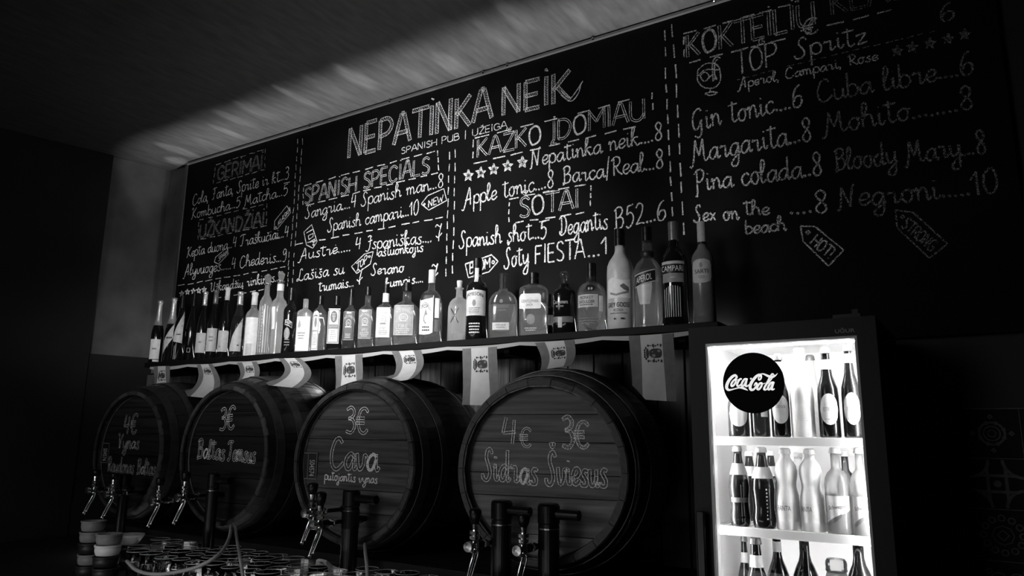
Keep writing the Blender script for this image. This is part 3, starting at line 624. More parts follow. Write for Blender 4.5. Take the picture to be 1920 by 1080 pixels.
def bottle(kind, xl, xr, yt, D, prof, label, glass='dark_glass', fill=None, cap=None, labels=(), sq=None, rot=None, base=None, rk=1.0, group=None, cat='bottle', neck=None):
    """one bottle standing where the picture shows it: px extents, top, depth; parts glass_body / liquid / cap / label"""
    base = ZS if base is None else base; pr = PR[prof]
    pc = (xl+xr)/2; py0 = 640
    ytv = yt; C = P(pc, py0, D)
    for _ in range(2): C = P(pc, ytv+120, D)
    z_top = P(pc, yt, D).z; H = z_top-base
    dX = P(xr, ytv+100, D).x-P(xl, ytv+100, D).x
    beta = atan2(-C.x, D); Wp = dX*cos(beta)
    if rot is None: rot = degrees_(beta)*.72
    rt = radians(rot)
    if sq is None: R = Wp/2
    else: b2 = abs(beta-rt); R = Wp/2/(cos(b2)+sq[1]*sin(b2))*1.03
    R *= rk
    o = empty(kind, (C.x, D, base), rt, label, cat, group)
    n, k = sq if sq else (2, 1)
    ctop = cap[0] if cap else 1.0
    pb = [(z*H, r*R) for z, r in pr if z <= ctop+.001]
    if pb[-1][0] < ctop*H-1e-4: pb.append((ctop*H, interp(pr, ctop)*R))
    # sections go round again in the neck
    def sect(profile, off=0.0, seg=28):
        V = []; F = []
        for z, r in profile:
            fr = max(0.0, min(1.0, (r/R-.45)/.35)) if sq else 0
            nn_ = 2+(n-2)*fr; ky = 1+(k-1)*fr
            for i in range(seg):
                a = 2*pi*(i+.5)/seg; c, s = cos(a), sin(a); q = (abs(c)**nn_+abs(s)**nn_)**(-1/nn_)
                V.append(((r+off)*q*c, (r*ky+off)*q*s, z))
        for j in range(len(profile)-1):
            for i in range(seg): a = j*seg+i; b = j*seg+(i+1) % seg; F.append((a, b, b+seg, a+seg))
        F.append(tuple(range(seg-1, -1, -1))); F.append(tuple(range((len(profile)-1)*seg, len(profile)*seg)))
        return V, F
    obj('glass_body', sect(pb), glass, o, smooth=True)
    if fill:
        lv, lm = fill; pf = [(.025*H, interp(pr, .03)*R*.9)]+[(z*H, r*R*.93) for z, r in pr if .03 < z < lv]+[(lv*H, interp(pr, lv)*R*.93)]
        obj('liquid', sect(pf, seg=24), lm, o, smooth=True)
    if fill: obj('glass_base', sect([(.004*H, interp(pr, .02)*R*.93), (.022*H, interp(pr, .02)*R*.93)], seg=24), 'base_glass', o, smooth=False)
    if cap:
        c0, cm, cr, style = cap
        if style == 'foil':
            pf = [(z*H, r*R+.0012) for z, r in pr if z >= c0]; pf = [(c0*H, interp(pr, c0)*R+.0012)]+pf+[(H*1.004, .30*R)]
            obj('foil', lathe(pf, 24), cm, o, smooth=True)
        elif style == 'stopper':   # faceted crystal stopper on a collar
            z0 = c0*H; r = cr*R; h = H-z0
            obj('collar', lathe([(z0, r*.8), (z0+h*.05, r*1.12), (z0+h*.16, r*1.12), (z0+h*.2, r*.7)], 16), 'clear_glass', o, smooth=True)
            obj('stopper', lathe([(z0+h*.2, r*.5), (z0+h*.35, r*.75), (z0+h*.75, r*1.05), (z0+h*.98, r*.3)], 8), cm, o)
        elif style == 'crown':
            V = []; pf = []
            z0 = c0*H; r = cr*R; h = H-z0
            obj('crown_cap', lathe([(z0, r*1.12), (z0+h*.35, r*1.05), (z0+h*.8, r*.95), (H, r*.7)], 21), cm, o)
        elif style == 'ball':
            z0 = c0*H; h = H-z0; r = cr*R
            obj('cap', lathe([(z0, r*.72), (z0+h*.45, r*.72), (z0+h*.5, r), (z0+h*.75, r*1.15), (z0+h*.95, r*.95), (H, r*.5)], 24), cm, o, smooth=True)
        elif style == 'cork':
            z0 = c0*H; h = H-z0; r = cr*R
            obj('lip', lathe([(z0-h*.1, r*.9), (z0-h*.02, r*1.5), (z0+h*.12, r*1.5), (z0+h*.16, r*.9)], 24), glass, o, smooth=True)
            obj('cork', lathe([(z0+h*.05, r*.8), (z0+h*.8, r), (H, r*.97)], 20), cm, o, smooth=True)
        else:
            z0 = c0*H; r = cr*R; h = H-z0
            obj('cap', lathe([(z0, r*.98), (z0+h*.03, r), (z0+h*.45, r), (z0+h*.47, r*.97), (z0+h*.50, r*.97), (z0+h*.52, r), (H-h*.04, r), (H, r*.93)], 24), cm, o)
    if neck:
        z0, z1, nm = neck; pf = [(z*H, r*R+.0008) for z, r in pr if z0 < z < z1]; pf = [(z0*H, interp(pr, z0)*R+.0008)]+pf+[(z1*H, interp(pr, z1)*R+.0008)]
        obj('neck_band', lathe(pf, 24, capb=False, capt=False), nm, o, smooth=True)
    for i, L in enumerate(labels):
        if L[0] == 'L':      # ('L', columns, material)
            last = obj('label', label_mesh(L[1], R, H, pr, sq, .0006+.0003*i), L[2], o, smooth=True)
        elif L[0] == 'T':    # ('T', text, s, z, width, height, material, arch, slope)
            a = list(L[1:])+[0, 0]; 
            obj('lettering', text_mesh(a[0], a[1], a[2], a[3], a[4], R, H, pr, sq, .0010+.0003*i, a[6], a[7]), a[5], o)
        elif L[0] == 'R':    # frame ring of a label
            s0, s1, z0, z1, t, m = L[1:]; tz = t*R/H
            parts = [label_mesh(rect(*q), R, H, pr, sq, .0008+.0003*i, 6, 3) for q in ((s0, s1, z0, z0+tz), (s0, s1, z1-tz, z1), (s0, s0+t, z0, z1), (s1-t, s1, z0, z1))]
            obj('label_border', join(*parts), m, o)
        elif L[0] == 'S':    # small-print lines: s0, s1, z0, z1, count, material
            s0, s1, z0, z1, cnt, m = L[1:]; parts = []
            for q in range(cnt):
                zz = z0+(z1-z0)*(q+.5)/cnt; hh = (z1-z0)/cnt*.22; a = s0; rr = random.Random(q*7+i)
                ww = (s1-s0)*rr.uniform(.6, 1)/2; mid = (s0+s1)/2; a = mid-ww
                while a < mid+ww:
                    b = min(a+rr.uniform(.05, .16), mid+ww)
                    if b-a > .02: parts.append(label_mesh(rect(a, b, zz-hh, zz+hh), R, H, pr, sq, .0010+.0003*i, 2, 1))
                    a = b+.035
            p_ = obj('fine_print', join(*parts), m, o); p_['kind'] = 'stuff'
        elif L[0] == 'C':    # vertical stripes, cut flutes on the decanter
            s0, s1, z0, z1, cnt, m = L[1:]; parts = []
            for q in range(cnt):
                a = s0+(s1-s0)*(q+.25)/cnt; parts.append(label_mesh(rect(a, a+(s1-s0)/cnt*.35, z0, z1-(abs(q-cnt/2)/cnt)**2*.12), R, H, pr, sq, .0008, 2, 4))
            p_ = obj('flute_stripes', join(*parts), m, o); p_['kind'] = 'stuff'
    return o
def degrees_(a): return a*180/pi
GR = 'liquor and wine bottles on the wall shelf'
W_, K_ = 'white_label', 'ink'
def B(*a, **k): k.setdefault('group', GR); return bottle(*a, **k)
B('sparkling_wine_bottle', 277, 301, 566, 2.27, 'champagne', 'foil-necked sparkling wine bottle with low white label, leftmost on the shelf', cap=(.60, 'foil', .4, 'foil'), labels=[('L', rect(-.9, .9, .07, .38), W_), ('S', -.5, .5, .2, .26, 1, 'grey_ink'), ('L', rect(-.1, .9, .03, .06), 'foil_white')])
B('sparkling_wine_bottle', 303, 328, 561, 2.32, 'champagne', 'foil-necked sparkling wine bottle with slanting label, second from shelf left end', cap=(.60, 'foil', .4, 'foil'), labels=[('L', [(-1.0, .14, .34), (1.0, .45, .68)], 'cream_label'), ('S', -.7, .7, .36, .42, 1, K_)])
B('wine_bottle', 320, 344, 556, 2.25, 'burgundy', 'dark wine bottle with large sail-shaped pale label beside the sparkling wines', labels=[('L', [(-.9, .30, .36), (-.5, .29, .48), (.1, .28, .62), (.75, .27, .80)], 'cream_label'), ('S', -.4, .6, .38, .42, 1, K_), ('C', -.5, .0, .03, .26, 2, 'cream_label')], cap=(.80, 'black_plastic', .42, 'cap'))
B('wine_bottle', 344, 365, 550, 2.31, 'burgundy', 'unlabelled black wine bottle with small square mark, fourth from the left', labels=[('R', -.3, .3, .14, .20, .06, 'cream_label')], cap=(.80, 'black_plastic', .42, 'cap'))
B('wine_bottle', 364, 386, 549, 2.30, 'burgundy', 'dark wine bottle with silver capsule and plain white label, left of three alike', cap=(.80, 'foil', .4, 'foil'), labels=[('L', rect(-1.0, 1.0, .12, .40), 'cream_label'), ('S', -.4, .4, .24, .3, 1, 'grey_ink')])
B('wine_bottle', 384, 407, 546, 2.26, 'burgundy', 'dark wine bottle with grey capsule and tall white label, middle of three alike', cap=(.80, 'foil_grey', .4, 'foil'), labels=[('L', rect(-1.0, 1.0, .11, .44), 'cream_label'), ('S', -.5, .5, .24, .34, 2, 'grey_ink')])
B('wine_bottle', 406, 429, 541, 2.28, 'burgundy', 'dark wine bottle with white capsule and rounded white label, right of three alike', cap=(.82, 'foil_white', .4, 'foil'), labels=[('L', [(-1.0, .11, .37), (-.9, .10, .39), (.9, .10, .39), (1.0, .11, .37)], 'cream_label'), ('S', -.6, -.2, .14, .2, 1, 'grey_ink')])
B('wine_bottle', 428, 456, 549, 2.26, 'burgundy', 'greenish wine bottle with sail-shaped label, just left of the bright white bottle', glass='smoke_glass', fill=(.62, 'spirit_dark'), cap=(.80, 'foil', .4, 'foil'), labels=[('L', [(-.9, .09, .14), (-.5, .09, .32), (.1, .09, .45), (.8, .09, .60)], 'cream_label'), ('S', .2, .6, .16, .2, 1, K_)])
B('wine_bottle', 454, 484, 550, 2.28, 'bordeaux', 'clear wine bottle with white capsule and tall bright label, left of the decanters', glass='milk_glass', fill=(.60, 'spirit_clear'), cap=(.80, 'foil_white', .4, 'foil'), labels=[('L', rect(-.8, .95, .02, .60), W_), ('L', rect(-.5, .3, .03, .2), 'cream_label')])
B('decanter_bottle', 481, 507, 515, 2.27, 'liquor', 'tall clear decanter bottle with faceted stopper and engraved body, left of the pair', glass='milk_glass', fill=(.62, 'spirit_clear'), cap=(.86, 'base_glass', .55, 'stopper'), rk=.98, labels=[('C', -1.1, 1.1, .04, .60, 6, 'frosted'), ('S', -.6, .0, .08, .55, 12, 'grey_ink')])
B('decanter_bottle', 503, 536, 510, 2.27, 'bulb', 'clear decanter bottle with bulging shoulder and faceted stopper, right of the pair', glass='milk_glass', fill=(.60, 'spirit_clear'), cap=(.86, 'base_glass', .40, 'stopper'), neck=(.76, .84, 'foil_white'), labels=[('L', rect(-.7, -.2, .30, .56), 'foil_white')])
B('liqueur_bottle', 526, 553, 541, 2.24, 'tallneck', 'black liqueur bottle with arched pale name band, right of the crystal decanters', cap=(.80, 'black_plastic', .45, 'cap'), labels=[('L', [(-.5, .42, .50), (0, .41, .50), (.55, .37, .46)], 'cream_label'), ('L', [(-.44, .43, .49), (0, .42, .49), (.5, .38, .45)], 'black_label'), ('T', 'BAILEYS', .0, .455, .8, .04, 'white_ink', 0, -.03), ('L', ell(-.1, .29, .42, .09), 'grey_label'), ('S', -.5, .5, .10, .22, 3, 'grey_ink')])
B('gin_bottle', 550, 582, 562, 2.27, 'jager', 'square clear bottle with clear cap and white triangle on its label', glass='milk_glass', fill=(.58, 'spirit_clear'), sq=(5, .8), cap=(.83, 'milk_glass', .36, 'cap'), labels=[('L', rect(-.9, .9, .04, .66), 'white_label'), ('L', [(-.6, .20, .21), (-.15, .06, .23), (.5, .26, .27)], 'foil_white'), ('T', 'Greenwood', -.2, .37, 1.1, .05, K_), ('S', -.7, .4, .24, .34, 2, 'grey_ink'), ('L', [(-.7, .46, .5), (-.5, .46, .62), (-.3, .47, .52)], 'grey_label')])
B('gin_bottle', 580, 609, 556, 2.28, 'gin', 'square clear gin bottle with black cap and tall narrow printed label', glass='clear_glass', fill=(.66, 'water'), sq=(6, .8), cap=(.84, 'black_plastic', .42, 'cap'), labels=[('L', [(-.85, .04, .64), (-.7, .04, .70), (-.35, .04, .73), (-.05, .04, .70), (.1, .04, .64)], W_), ('R', -.8, .05, .06, .64, .06, K_), ('L', ell(-.38, .52, .2, .09), 'mid_label'), ('T', 'BOMBAY', -.38, .64, .6, .04, K_, .02), ('T', 'SAPPHIRE', -.38, .37, .66, .035, K_), ('S', -.7, -.05, .12, .32, 7, 'grey_ink')])
B('herbal_liqueur_bottle', 609, 642, 556, 2.27, 'jager', 'flat black square bottle with bordered stag-emblem label and white panel', sq=(7, .6), cap=(.83, 'black_plastic', .36, 'cap'), labels=[('L', rect(-.88, .62, .13, .76), 'cream_label'), ('L', rect(-.82, .56, .145, .745), 'mid_label'), ('L', rect(-.70, .44, .47, .73), 'cream_label'), ('L', ell(-.13, .61, .42, .105), 'black_label'), ('L', ell(-.13, .57, .16, .04), 'grey_label'), ('S', -.4, .14, .60, .68, 3, 'cream_label'), ('L', rect(-.70, .44, .16, .39), W_), ('T', 'Jägermeister', -.13, .43, 1.1, .045, 'cream_label'), ('S', -.55, .3, .2, .37, 5, 'grey_ink')])
def jackb(xl, xr, yt, lab, lm, ink, word, label, fill, neckm=None, capm='black_plastic', glass='clear_glass'):
    lb = [('L', rect(-.86, .80, .15, .62), lm), ('R', -.84, .78, .155, .61, .03, ink), ('T', 'JACK DANIEL\'S', -.03, .535, 1.45, .055, ink, .045), ('L', ell(-.03, .425, .40, .06), ink), ('L', ell(-.03, .425, .34, .05), lm), ('S', -.3, .24, .40, .45, 2, ink)]
    if word: lb += [('T', word, -.03, .29, .8, .05, ink)]
    lb += [('S', -.55, .5, .34, .385, 1, ink), ('S', -.6, .55, .18, .26, 3, ink)]
    return B('whiskey_bottle', xl, xr, yt, 2.27, 'jack', label, glass=glass, fill=(.60, fill), sq=(6, 1.0), cap=(.86, capm, .38, 'cap'), neck=neckm, labels=lb)
jackb(639, 668, 543, 'a', 'black_label', 'cream_label', '', 'square whiskey bottle with black arched label and black neck seal', 'spirit_dark', (.73, .86, 'black_label'))
jackb(668, 702, 539, 'a', 'mid_label', 'cream_label', 'APPLE', 'square whiskey bottle with mid-grey arched label and apple emblem', 'spirit_amber')
jackb(701, 738, 535, 'a', 'white_label', 'grey_ink', 'HONEY', 'square whiskey bottle with pale label and bright neck seal', 'spirit_clear', (.72, .86, 'white_label'))
jackb(734, 785, 531, 'a', 'grey_label', 'cream_label', 'FIRE', 'square whiskey bottle with mid-grey flame label, turned to show its side', 'spirit_clear')
B('cinnamon_whisky_bottle', 782, 831, 507, 2.28, 'squat', 'tall round-shouldered bottle with pale burnt-edge label and pale cap', glass='clear_glass', fill=(.68, 'spirit_amber'), sq=(3.2, .8), cap=(.82, 'frosted', .30, 'cap'), labels=[('L', [(-.85, .13, .58), (-.4, .12, .62), (.1, .13, .60), (.35, .15, .64)], W_), ('L', [(-.8, .57, .67), (.3, .61, .70)], 'black_label'), ('T', 'FIREBALL', -.3, .51, .95, .07, K_, .05), ('L', [(-.5, .30, .34), (-.3, .26, .46), (-.1, .30, .36)], 'mid_label'), ('L', ell(-.22, .33, .18, .05), 'white_label'), ('S', -.65, .15, .16, .24, 2, K_), ('L', rect(.50, .86, .34, .60), W_), ('L', rect(.50, .86, .16, .32), 'mid_label')], rk=.97)
B('rum_bottle', 838, 880, 527, 2.30, 'squat', 'round clear rum bottle with cork stopper and dark crossed-bones X emblem', glass='milk_glass', fill=(.60, 'spirit_clear'), cap=(.87, 'cork', .26, 'cork'), labels=[('L', [(-.62, .30, .33), (-.1, .43, .47), (.15, .53, .55)], 'black_label'), ('L', [(-.62, .52, .55), (-.3, .43, .48), (.15, .29, .32)], 'black_label'), ('S', -.5, .6, .12, .2, 1, 'grey_ink')])
B('irish_whiskey_bottle', 873, 914, 485, 2.24, 'liquor', 'dark whiskey bottle with cream label and long black neck, overlapping the rum', glass='dark_glass', cap=(.80, 'black_plastic', .42, 'cap'), neck=(.76, .79, 'foil_grey'), labels=[('L', [(-1.1, .28, .58), (0, .28, .59), (1.05, .28, .58)], 'cream_label'), ('T', 'JAMESON', -.12, .535, 1.65, .055, K_, .02), ('L', ell(-.1, .43, .16, .04), 'mid_label'), ('S', -.7, .5, .30, .38, 4, 'grey_ink'), ('L', [(-.17, .69, .87), (.17, .69, .87)], 'cream_label'), ('S', -.6, .5, .06, .2, 4, 'white_ink')])
B('bourbon_bottle', 914, 971, 513, 2.27, 'squat', 'flat round-shouldered clear bourbon bottle with clear capped neck', glass='clear_glass', fill=(.52, 'spirit_amber'), sq=(3.0, .5), cap=(.76, 'smoke_glass', .26, 'cap'), labels=[('T', 'WOODFORD', -.05, .48, 1.0, .045, 'mid_label'), ('T', 'RESERVE', -.05, .425, .7, .03, 'mid_label'), ('L', rect(-.65, .5, .13, .24), 'cream_label'), ('S', -.5, .4, .15, .22, 2, 'grey_ink'), ('L', ell(-.05, .56, .12, .03), 'mid_label')])
B('whiskey_bottle', 972, 1029, 512, 2.28, 'jager', 'broad clear square whiskey bottle with black cap and pale shoulder label', glass='clear_glass', fill=(.52, 'spirit_clear'), sq=(4.5, .75), cap=(.82, 'black_plastic', .36, 'cap'), labels=[('L', [(-.95, .43, .60), (-.8, .42, .65), (.55, .42, .65), (.62, .43, .62)], W_), ('T', 'GENTLEMAN', -.18, .535, 1.2, .045, 'grey_ink'), ('T', 'JACK', -.18, .475, .5, .04, 'grey_ink'), ('S', -.6, .4, .08, .14, 2, 'white_ink'), ('L', ell(-.1, .26, .3, .08), 'grey_label')])
B('flavoured_gin_bottle', 1018, 1040, 552, 2.35, 'liquor', 'small dark bottle with pale label half hidden behind the black whiskey bottle', cap=(.84, 'black_plastic', .42, 'cap'), labels=[('L', rect(-.9, .9, .30, .52), 'cream_label')])
B('irish_whiskey_bottle', 1035, 1082, 509, 2.27, 'tallneck', 'black broad whiskey bottle with pale signature lettering and grey round stopper', cap=(.80, 'smoke_glass', .36, 'ball'), sq=(2.6, .8), labels=[('T', 'Connemara', -.25, .50, 1.3, .06, 'cream_label'), ('S', -.8, .2, .40, .46, 1, 'grey_ink'), ('L', rect(-.9, .8, .18, .27), 'mid_label'), ('L', rect(-.45, -.1, .10, .26), 'cream_label')])
B('malt_whisky_bottle', 1082, 1138, 494, 2.27, 'squat', 'round-shouldered clear whisky bottle with dark neck and three-animal badge', glass='clear_glass', fill=(.56, 'spirit_amber'), cap=(.80, 'black_plastic', .32, 'cap'), neck=(.73, .80, 'black_label'), labels=[('L', rect(-1.0, .55, .34, .52), 'cream_label'), ('T', 'MONKEY', -.25, .475, .95, .045, K_), ('T', 'SHOULDER', -.25, .415, 1.1, .045, K_), ('S', -.9, .4, .36, .385, 1, K_), ('L', ell(.02, .61, .30, .05), 'black_label'), ('L', ell(-.06, .60, .06, .02), 'cream_label'), ('L', ell(.12, .60, .06, .02), 'cream_label'), ('L', rect(.60, .9, .28, .50), W_), ('S', -.8, .5, .10, .2, 3, 'grey_ink')])
B('vodka_bottle', 1138, 1189, 430, 2.27, 'goose', 'tall frosted vodka bottle with dark cap and bird in flight artwork', glass='frosted', cap=(.83, 'black_plastic', .40, 'cap'), labels=[('L', [(-1.0, .30, .48), (-.5, .30, .50), (.2, .30, .47), (.9, .30, .48)], 'white_label'), ('L', [(.1, .41, .42), (.35, .38, .44), (.75, .36, .40)], 'mid_label'), ('L', [(-.7, .34, .36), (-.2, .32, .34), (.7, .35, .37)], 'grey_label'), ('T', 'GREY GOOSE', -.1, .235, 1.75, .045, K_), ('T', 'VODKA', -.1, .185, .7, .03, 'grey_ink'), ('S', -.8, .6, .145, .165, 1, 'grey_ink'), ('L', rect(-.4, -.25, .095, .11), K_), ('L', rect(.1, .35, .095, .11), K_)])
B('aperitif_bottle', 1188, 1243, 426, 2.27, 'aperol', 'wide-based clear aperitif bottle with dark slanting name band', glass='clear_glass', fill=(.56, 'spirit_amber'), cap=(.86, 'black_plastic', .36, 'cap'), neck=(.70, .755, 'black_label'), labels=[('L', [(-1.0, .385, .505), (.65, .44, .56)], 'cream_label'), ('L', [(-.96, .395, .495), (.62, .45, .55)], 'black_label'), ('T', 'APEROL', -.2, .47, 1.15, .06, 'white_ink', 0, .038), ('L', [(-.75, .38, .39), (-.5, .22, .40), (.2, .22, .42), (.35, .38, .43)], 'frosted')])
B('bitter_aperitif_bottle', 1240, 1291, 416, 2.27, 'goose', 'tall dark bitter aperitif bottle with grey cap, black band and pale vertical stripes', glass='dark_glass', cap=(.82, 'foil_grey', .38, 'cap'), labels=[('L', rect(-1.05, .9, .555, .60), 'cream_label'), ('L', rect(-1.08, .92, .49, .572), 'black_label'), ('T', 'CAMPARI', -.12, .53, 1.75, .052, 'white_ink'), ('L', rect(-.9, .75, .40, .485), 'grey_label'), ('S', -.3, .2, .43, .46, 1, 'cream_label'), ('C', -.8, .55, .08, .37, 8, 'cream_label')])
B('aperitif_bottle', 1298, 1341, 416, 2.28, 'tallneck', 'tall frosted aperitif bottle with pale cap and oval label, rightmost on the shelf', glass='frosted_dark', cap=(.80, 'cream_label', .40, 'cap'), neck=(.775, .80, 'black_label'), labels=[('L', [(-1.05, .42, .55), (-.9, .40, .60), (-.5, .39, .615), (.2, .39, .62), (.75, .41, .60), (.85, .45, .56)], 'cream_label'), ('T', 'SARTI', -.1, .50, 1.2, .04, K_), ('L', ell(-.1, .56, .14, .025), 'grey_label'), ('S', -.4, .3, .43, .46, 2, 'grey_ink')])

# ------------------------------------------------------------------ flag bunting under the shelf
tp = empty('bunting_tape', ((SX0+SX1)/2, 2.196, EYE+.315), 0, 'white bunting tape sagging along the shelf underside between the flags', 'tape')
q = []; N = 90
FX = [(303, 303, 303), ]
V = []; F = []
for i in range(N+1):
    t = i/N; xx = -3.64+t*(3.64-.73); sag = abs(sin(t*pi*9))*.009
    V += [(xx-(SX0+SX1)/2, 0, .006-sag*.55), (xx-(SX0+SX1)/2, -.001, -.006-sag*1.1)]
for i in range(N): F.append((2*i, 2*i+1, 2*i+3, 2*i+2))
obj('tape_ribbon', (V, F), 'tape', tp)
BAR = [(-3.346, -.100, .277), (-2.654, -.096, .282), (-1.926, -.108, .280), (-1.150, -.107, .274)]
def flag(tl, tr_, br, bl, D0, D1, label, curl=0.0, ripple=.004, ph=0.0, lean=0.0):
    """cloth flag hung by one end: three stripes and the coat of arms, corners in picture px"""
    A, Bq = P(*tl, D0), P(*tr_, D0); C, Dq = P(*br, D1), P(*bl, D1); o0 = (A+Bq)/2
    o = empty('flag', o0, 0, label, 'flag', 'striped flags hanging under the shelf')
    def S(u, v, off=0.0):
        a = A.lerp(Bq, u); b = Dq.lerp(C, u); vv = v; p = a.lerp(b, vv)
        y = -abs(curl)*sin(pi*min(1, v))*.5*0 + ripple*sin(u*7+v*3+ph)*v*2; y += (D1-D0)*(v**2.2-v) 
        x = lean*sin(pi*v); X_, Y_, Z_ = p.x+x, p.y+y, p.z
        for xc, zc, R_ in BAR:      # the cloth lies on a barrel where it reaches one
            t_ = (Y_-1.95)/.5
            if 0 <= t_ <= 1:
                r_ = R_+(.432+zc-R_)*(1-(2*t_-1)**2)+.006; dx = X_-xc
                if abs(dx) < r_: p = Vector((p.x, p.y, max(p.z, EYE+zc+sqrt(r_*r_-dx*dx))))
        return (p.x-o0.x+x, p.y-o0.y+y-off, p.z-o0.z)
    def patch(u0, u1, v0, v1, m, nu, nv, off, name):
        V = []; F = []
        for i in range(nu+1):
            for j in range(nv+1): V.append(S(u0+(u1-u0)*i/nu, v0+(v1-v0)*j/nv, off))
        for i in range(nu):
            for j in range(nv): a = i*(nv+1)+j; F.append((a, a+1, a+nv+2, a+nv+1))
        return obj(name, (V, F), m, o, smooth=True)
    patch(0, .26, 0, 1, 'flag_dark', 5, 16, 0, 'stripe'); patch(.26, .755, 0, 1, 'flag_light', 8, 16, 0, 'stripe'); patch(.755, 1, 0, 1, 'flag_dark', 5, 16, 0, 'stripe')
    Hh = ((A+Bq)/2-(C+Dq)/2).length; Wd = (Bq-A).length; kk = Wd/.155
    sc = lambda m: m/Hh   # metres to v
    V = []; F = []
    v0 = sc(.062*kk) if Hh > .13 else .42
    def blob(u, v, ru, rv, n=10, sqn=2.0):
        k = len(V); V.append(S(u, v, .0011))
        for i in range(n):
            a = 2*pi*i/n; c, s = cos(a), sin(a); q = (abs(c)**sqn+abs(s)**sqn)**(-1/sqn); V.append(S(u+ru*q*c, v+rv*q*s, .0011))
        for i in range(n): F.append((k, k+1+i, k+1+(i+1) % n))
    vu = sc(.155*kk)
    blob(.60, v0, .13, .105*vu*.95, 16, 4)      # shield
    for dv in (-.115, -.07, -.02, .03, .075, .115): blob(.375-(.03 if abs(dv) < .09 else 0), v0+dv*vu, .022, .028*vu, 8)
    blob(.41, v0, .035, .11*vu, 12); blob(.47, v0, .02, .07*vu, 8)
    for sgn in (-1, 1):
        w0 = v0+sgn*.165*vu
        blob(.43, w0, .028, .026*vu, 8); blob(.48, w0, .02, .012*vu, 8); blob(.545, w0, .03, .035*vu, 8); blob(.60, w0+.01*vu, .022, .020*vu, 8); blob(.65, w0-.012*vu, .020, .022*vu, 8); blob(.715, w0, .022, .032*vu, 8, 4)
        blob(.56, v0+sgn*.13*vu, .012, .03*vu, 6)
    e = obj('coat_of_arms', (V, F), 'flag_ink', o); e['kind'] = 'stuff'
    V = []; F = []
    blob(.60, v0, .0, 0, 4)
    V = []; F = []
    def blob2(u, v, ru, rv):
        k = len(V); V.append(S(u, v, .0018))
        for i in range(8): a = 2*pi*i/8; V.append(S(u+ru*cos(a), v+rv*sin(a), .0018))
        for i in range(8): F.append((k, k+1+i, k+1+(i+1) % 8))
    blob2(.555, v0+.05*vu, .045, .035*vu); blob2(.67, v0-.045*vu, .035, .028*vu); blob2(.53, v0-.03*vu, .02, .015*vu)
    e = obj('shield_charges', (V, F), 'mid_label', o); e['kind'] = 'stuff'
    return o
flag((288, 687), (318, 686), (316, 728), (287, 730), 2.192, 2.188, 'small striped flag at the far left end of the shelf')
flag((369, 684), (397, 682), (402, 748), (345, 742), 2.192, 2.10, 'striped flag flaring outwards between the two leftmost barrels', lean=.012)
flag((444, 680), (481, 678), (470, 723), (434, 724), 2.192, 2.09, 'striped flag leaning left above the second barrel rim')
flag((522, 672), (562, 671), (560, 728), (498, 722), 2.192, 2.04, 'striped flag curling over the second barrel top', lean=.022)
flag((628, 668), (679, 664), (679, 729), (628, 733), 2.192, 2.188, 'striped flag hanging straight behind the third barrel rim')
flag((734, 659), (788, 656), (774, 710), (724, 718), 2.192, 2.06, 'striped flag slanting left onto the third barrel')
flag((867, 654), (931, 650), (934, 761), (866, 759), 2.192, 2.188, 'full-length striped flag hanging straight between third and fourth barrels')
flag((1003, 643), (1075, 637), (1046, 708), (995, 718), 2.192, 2.06, 'striped flag slanting left onto the fourth barrel top', lean=.010)
flag((1179, 630), (1262, 625), (1269, 753), (1186, 748), 2.192, 2.188, 'full-length striped flag hanging straight beside the refrigerator')
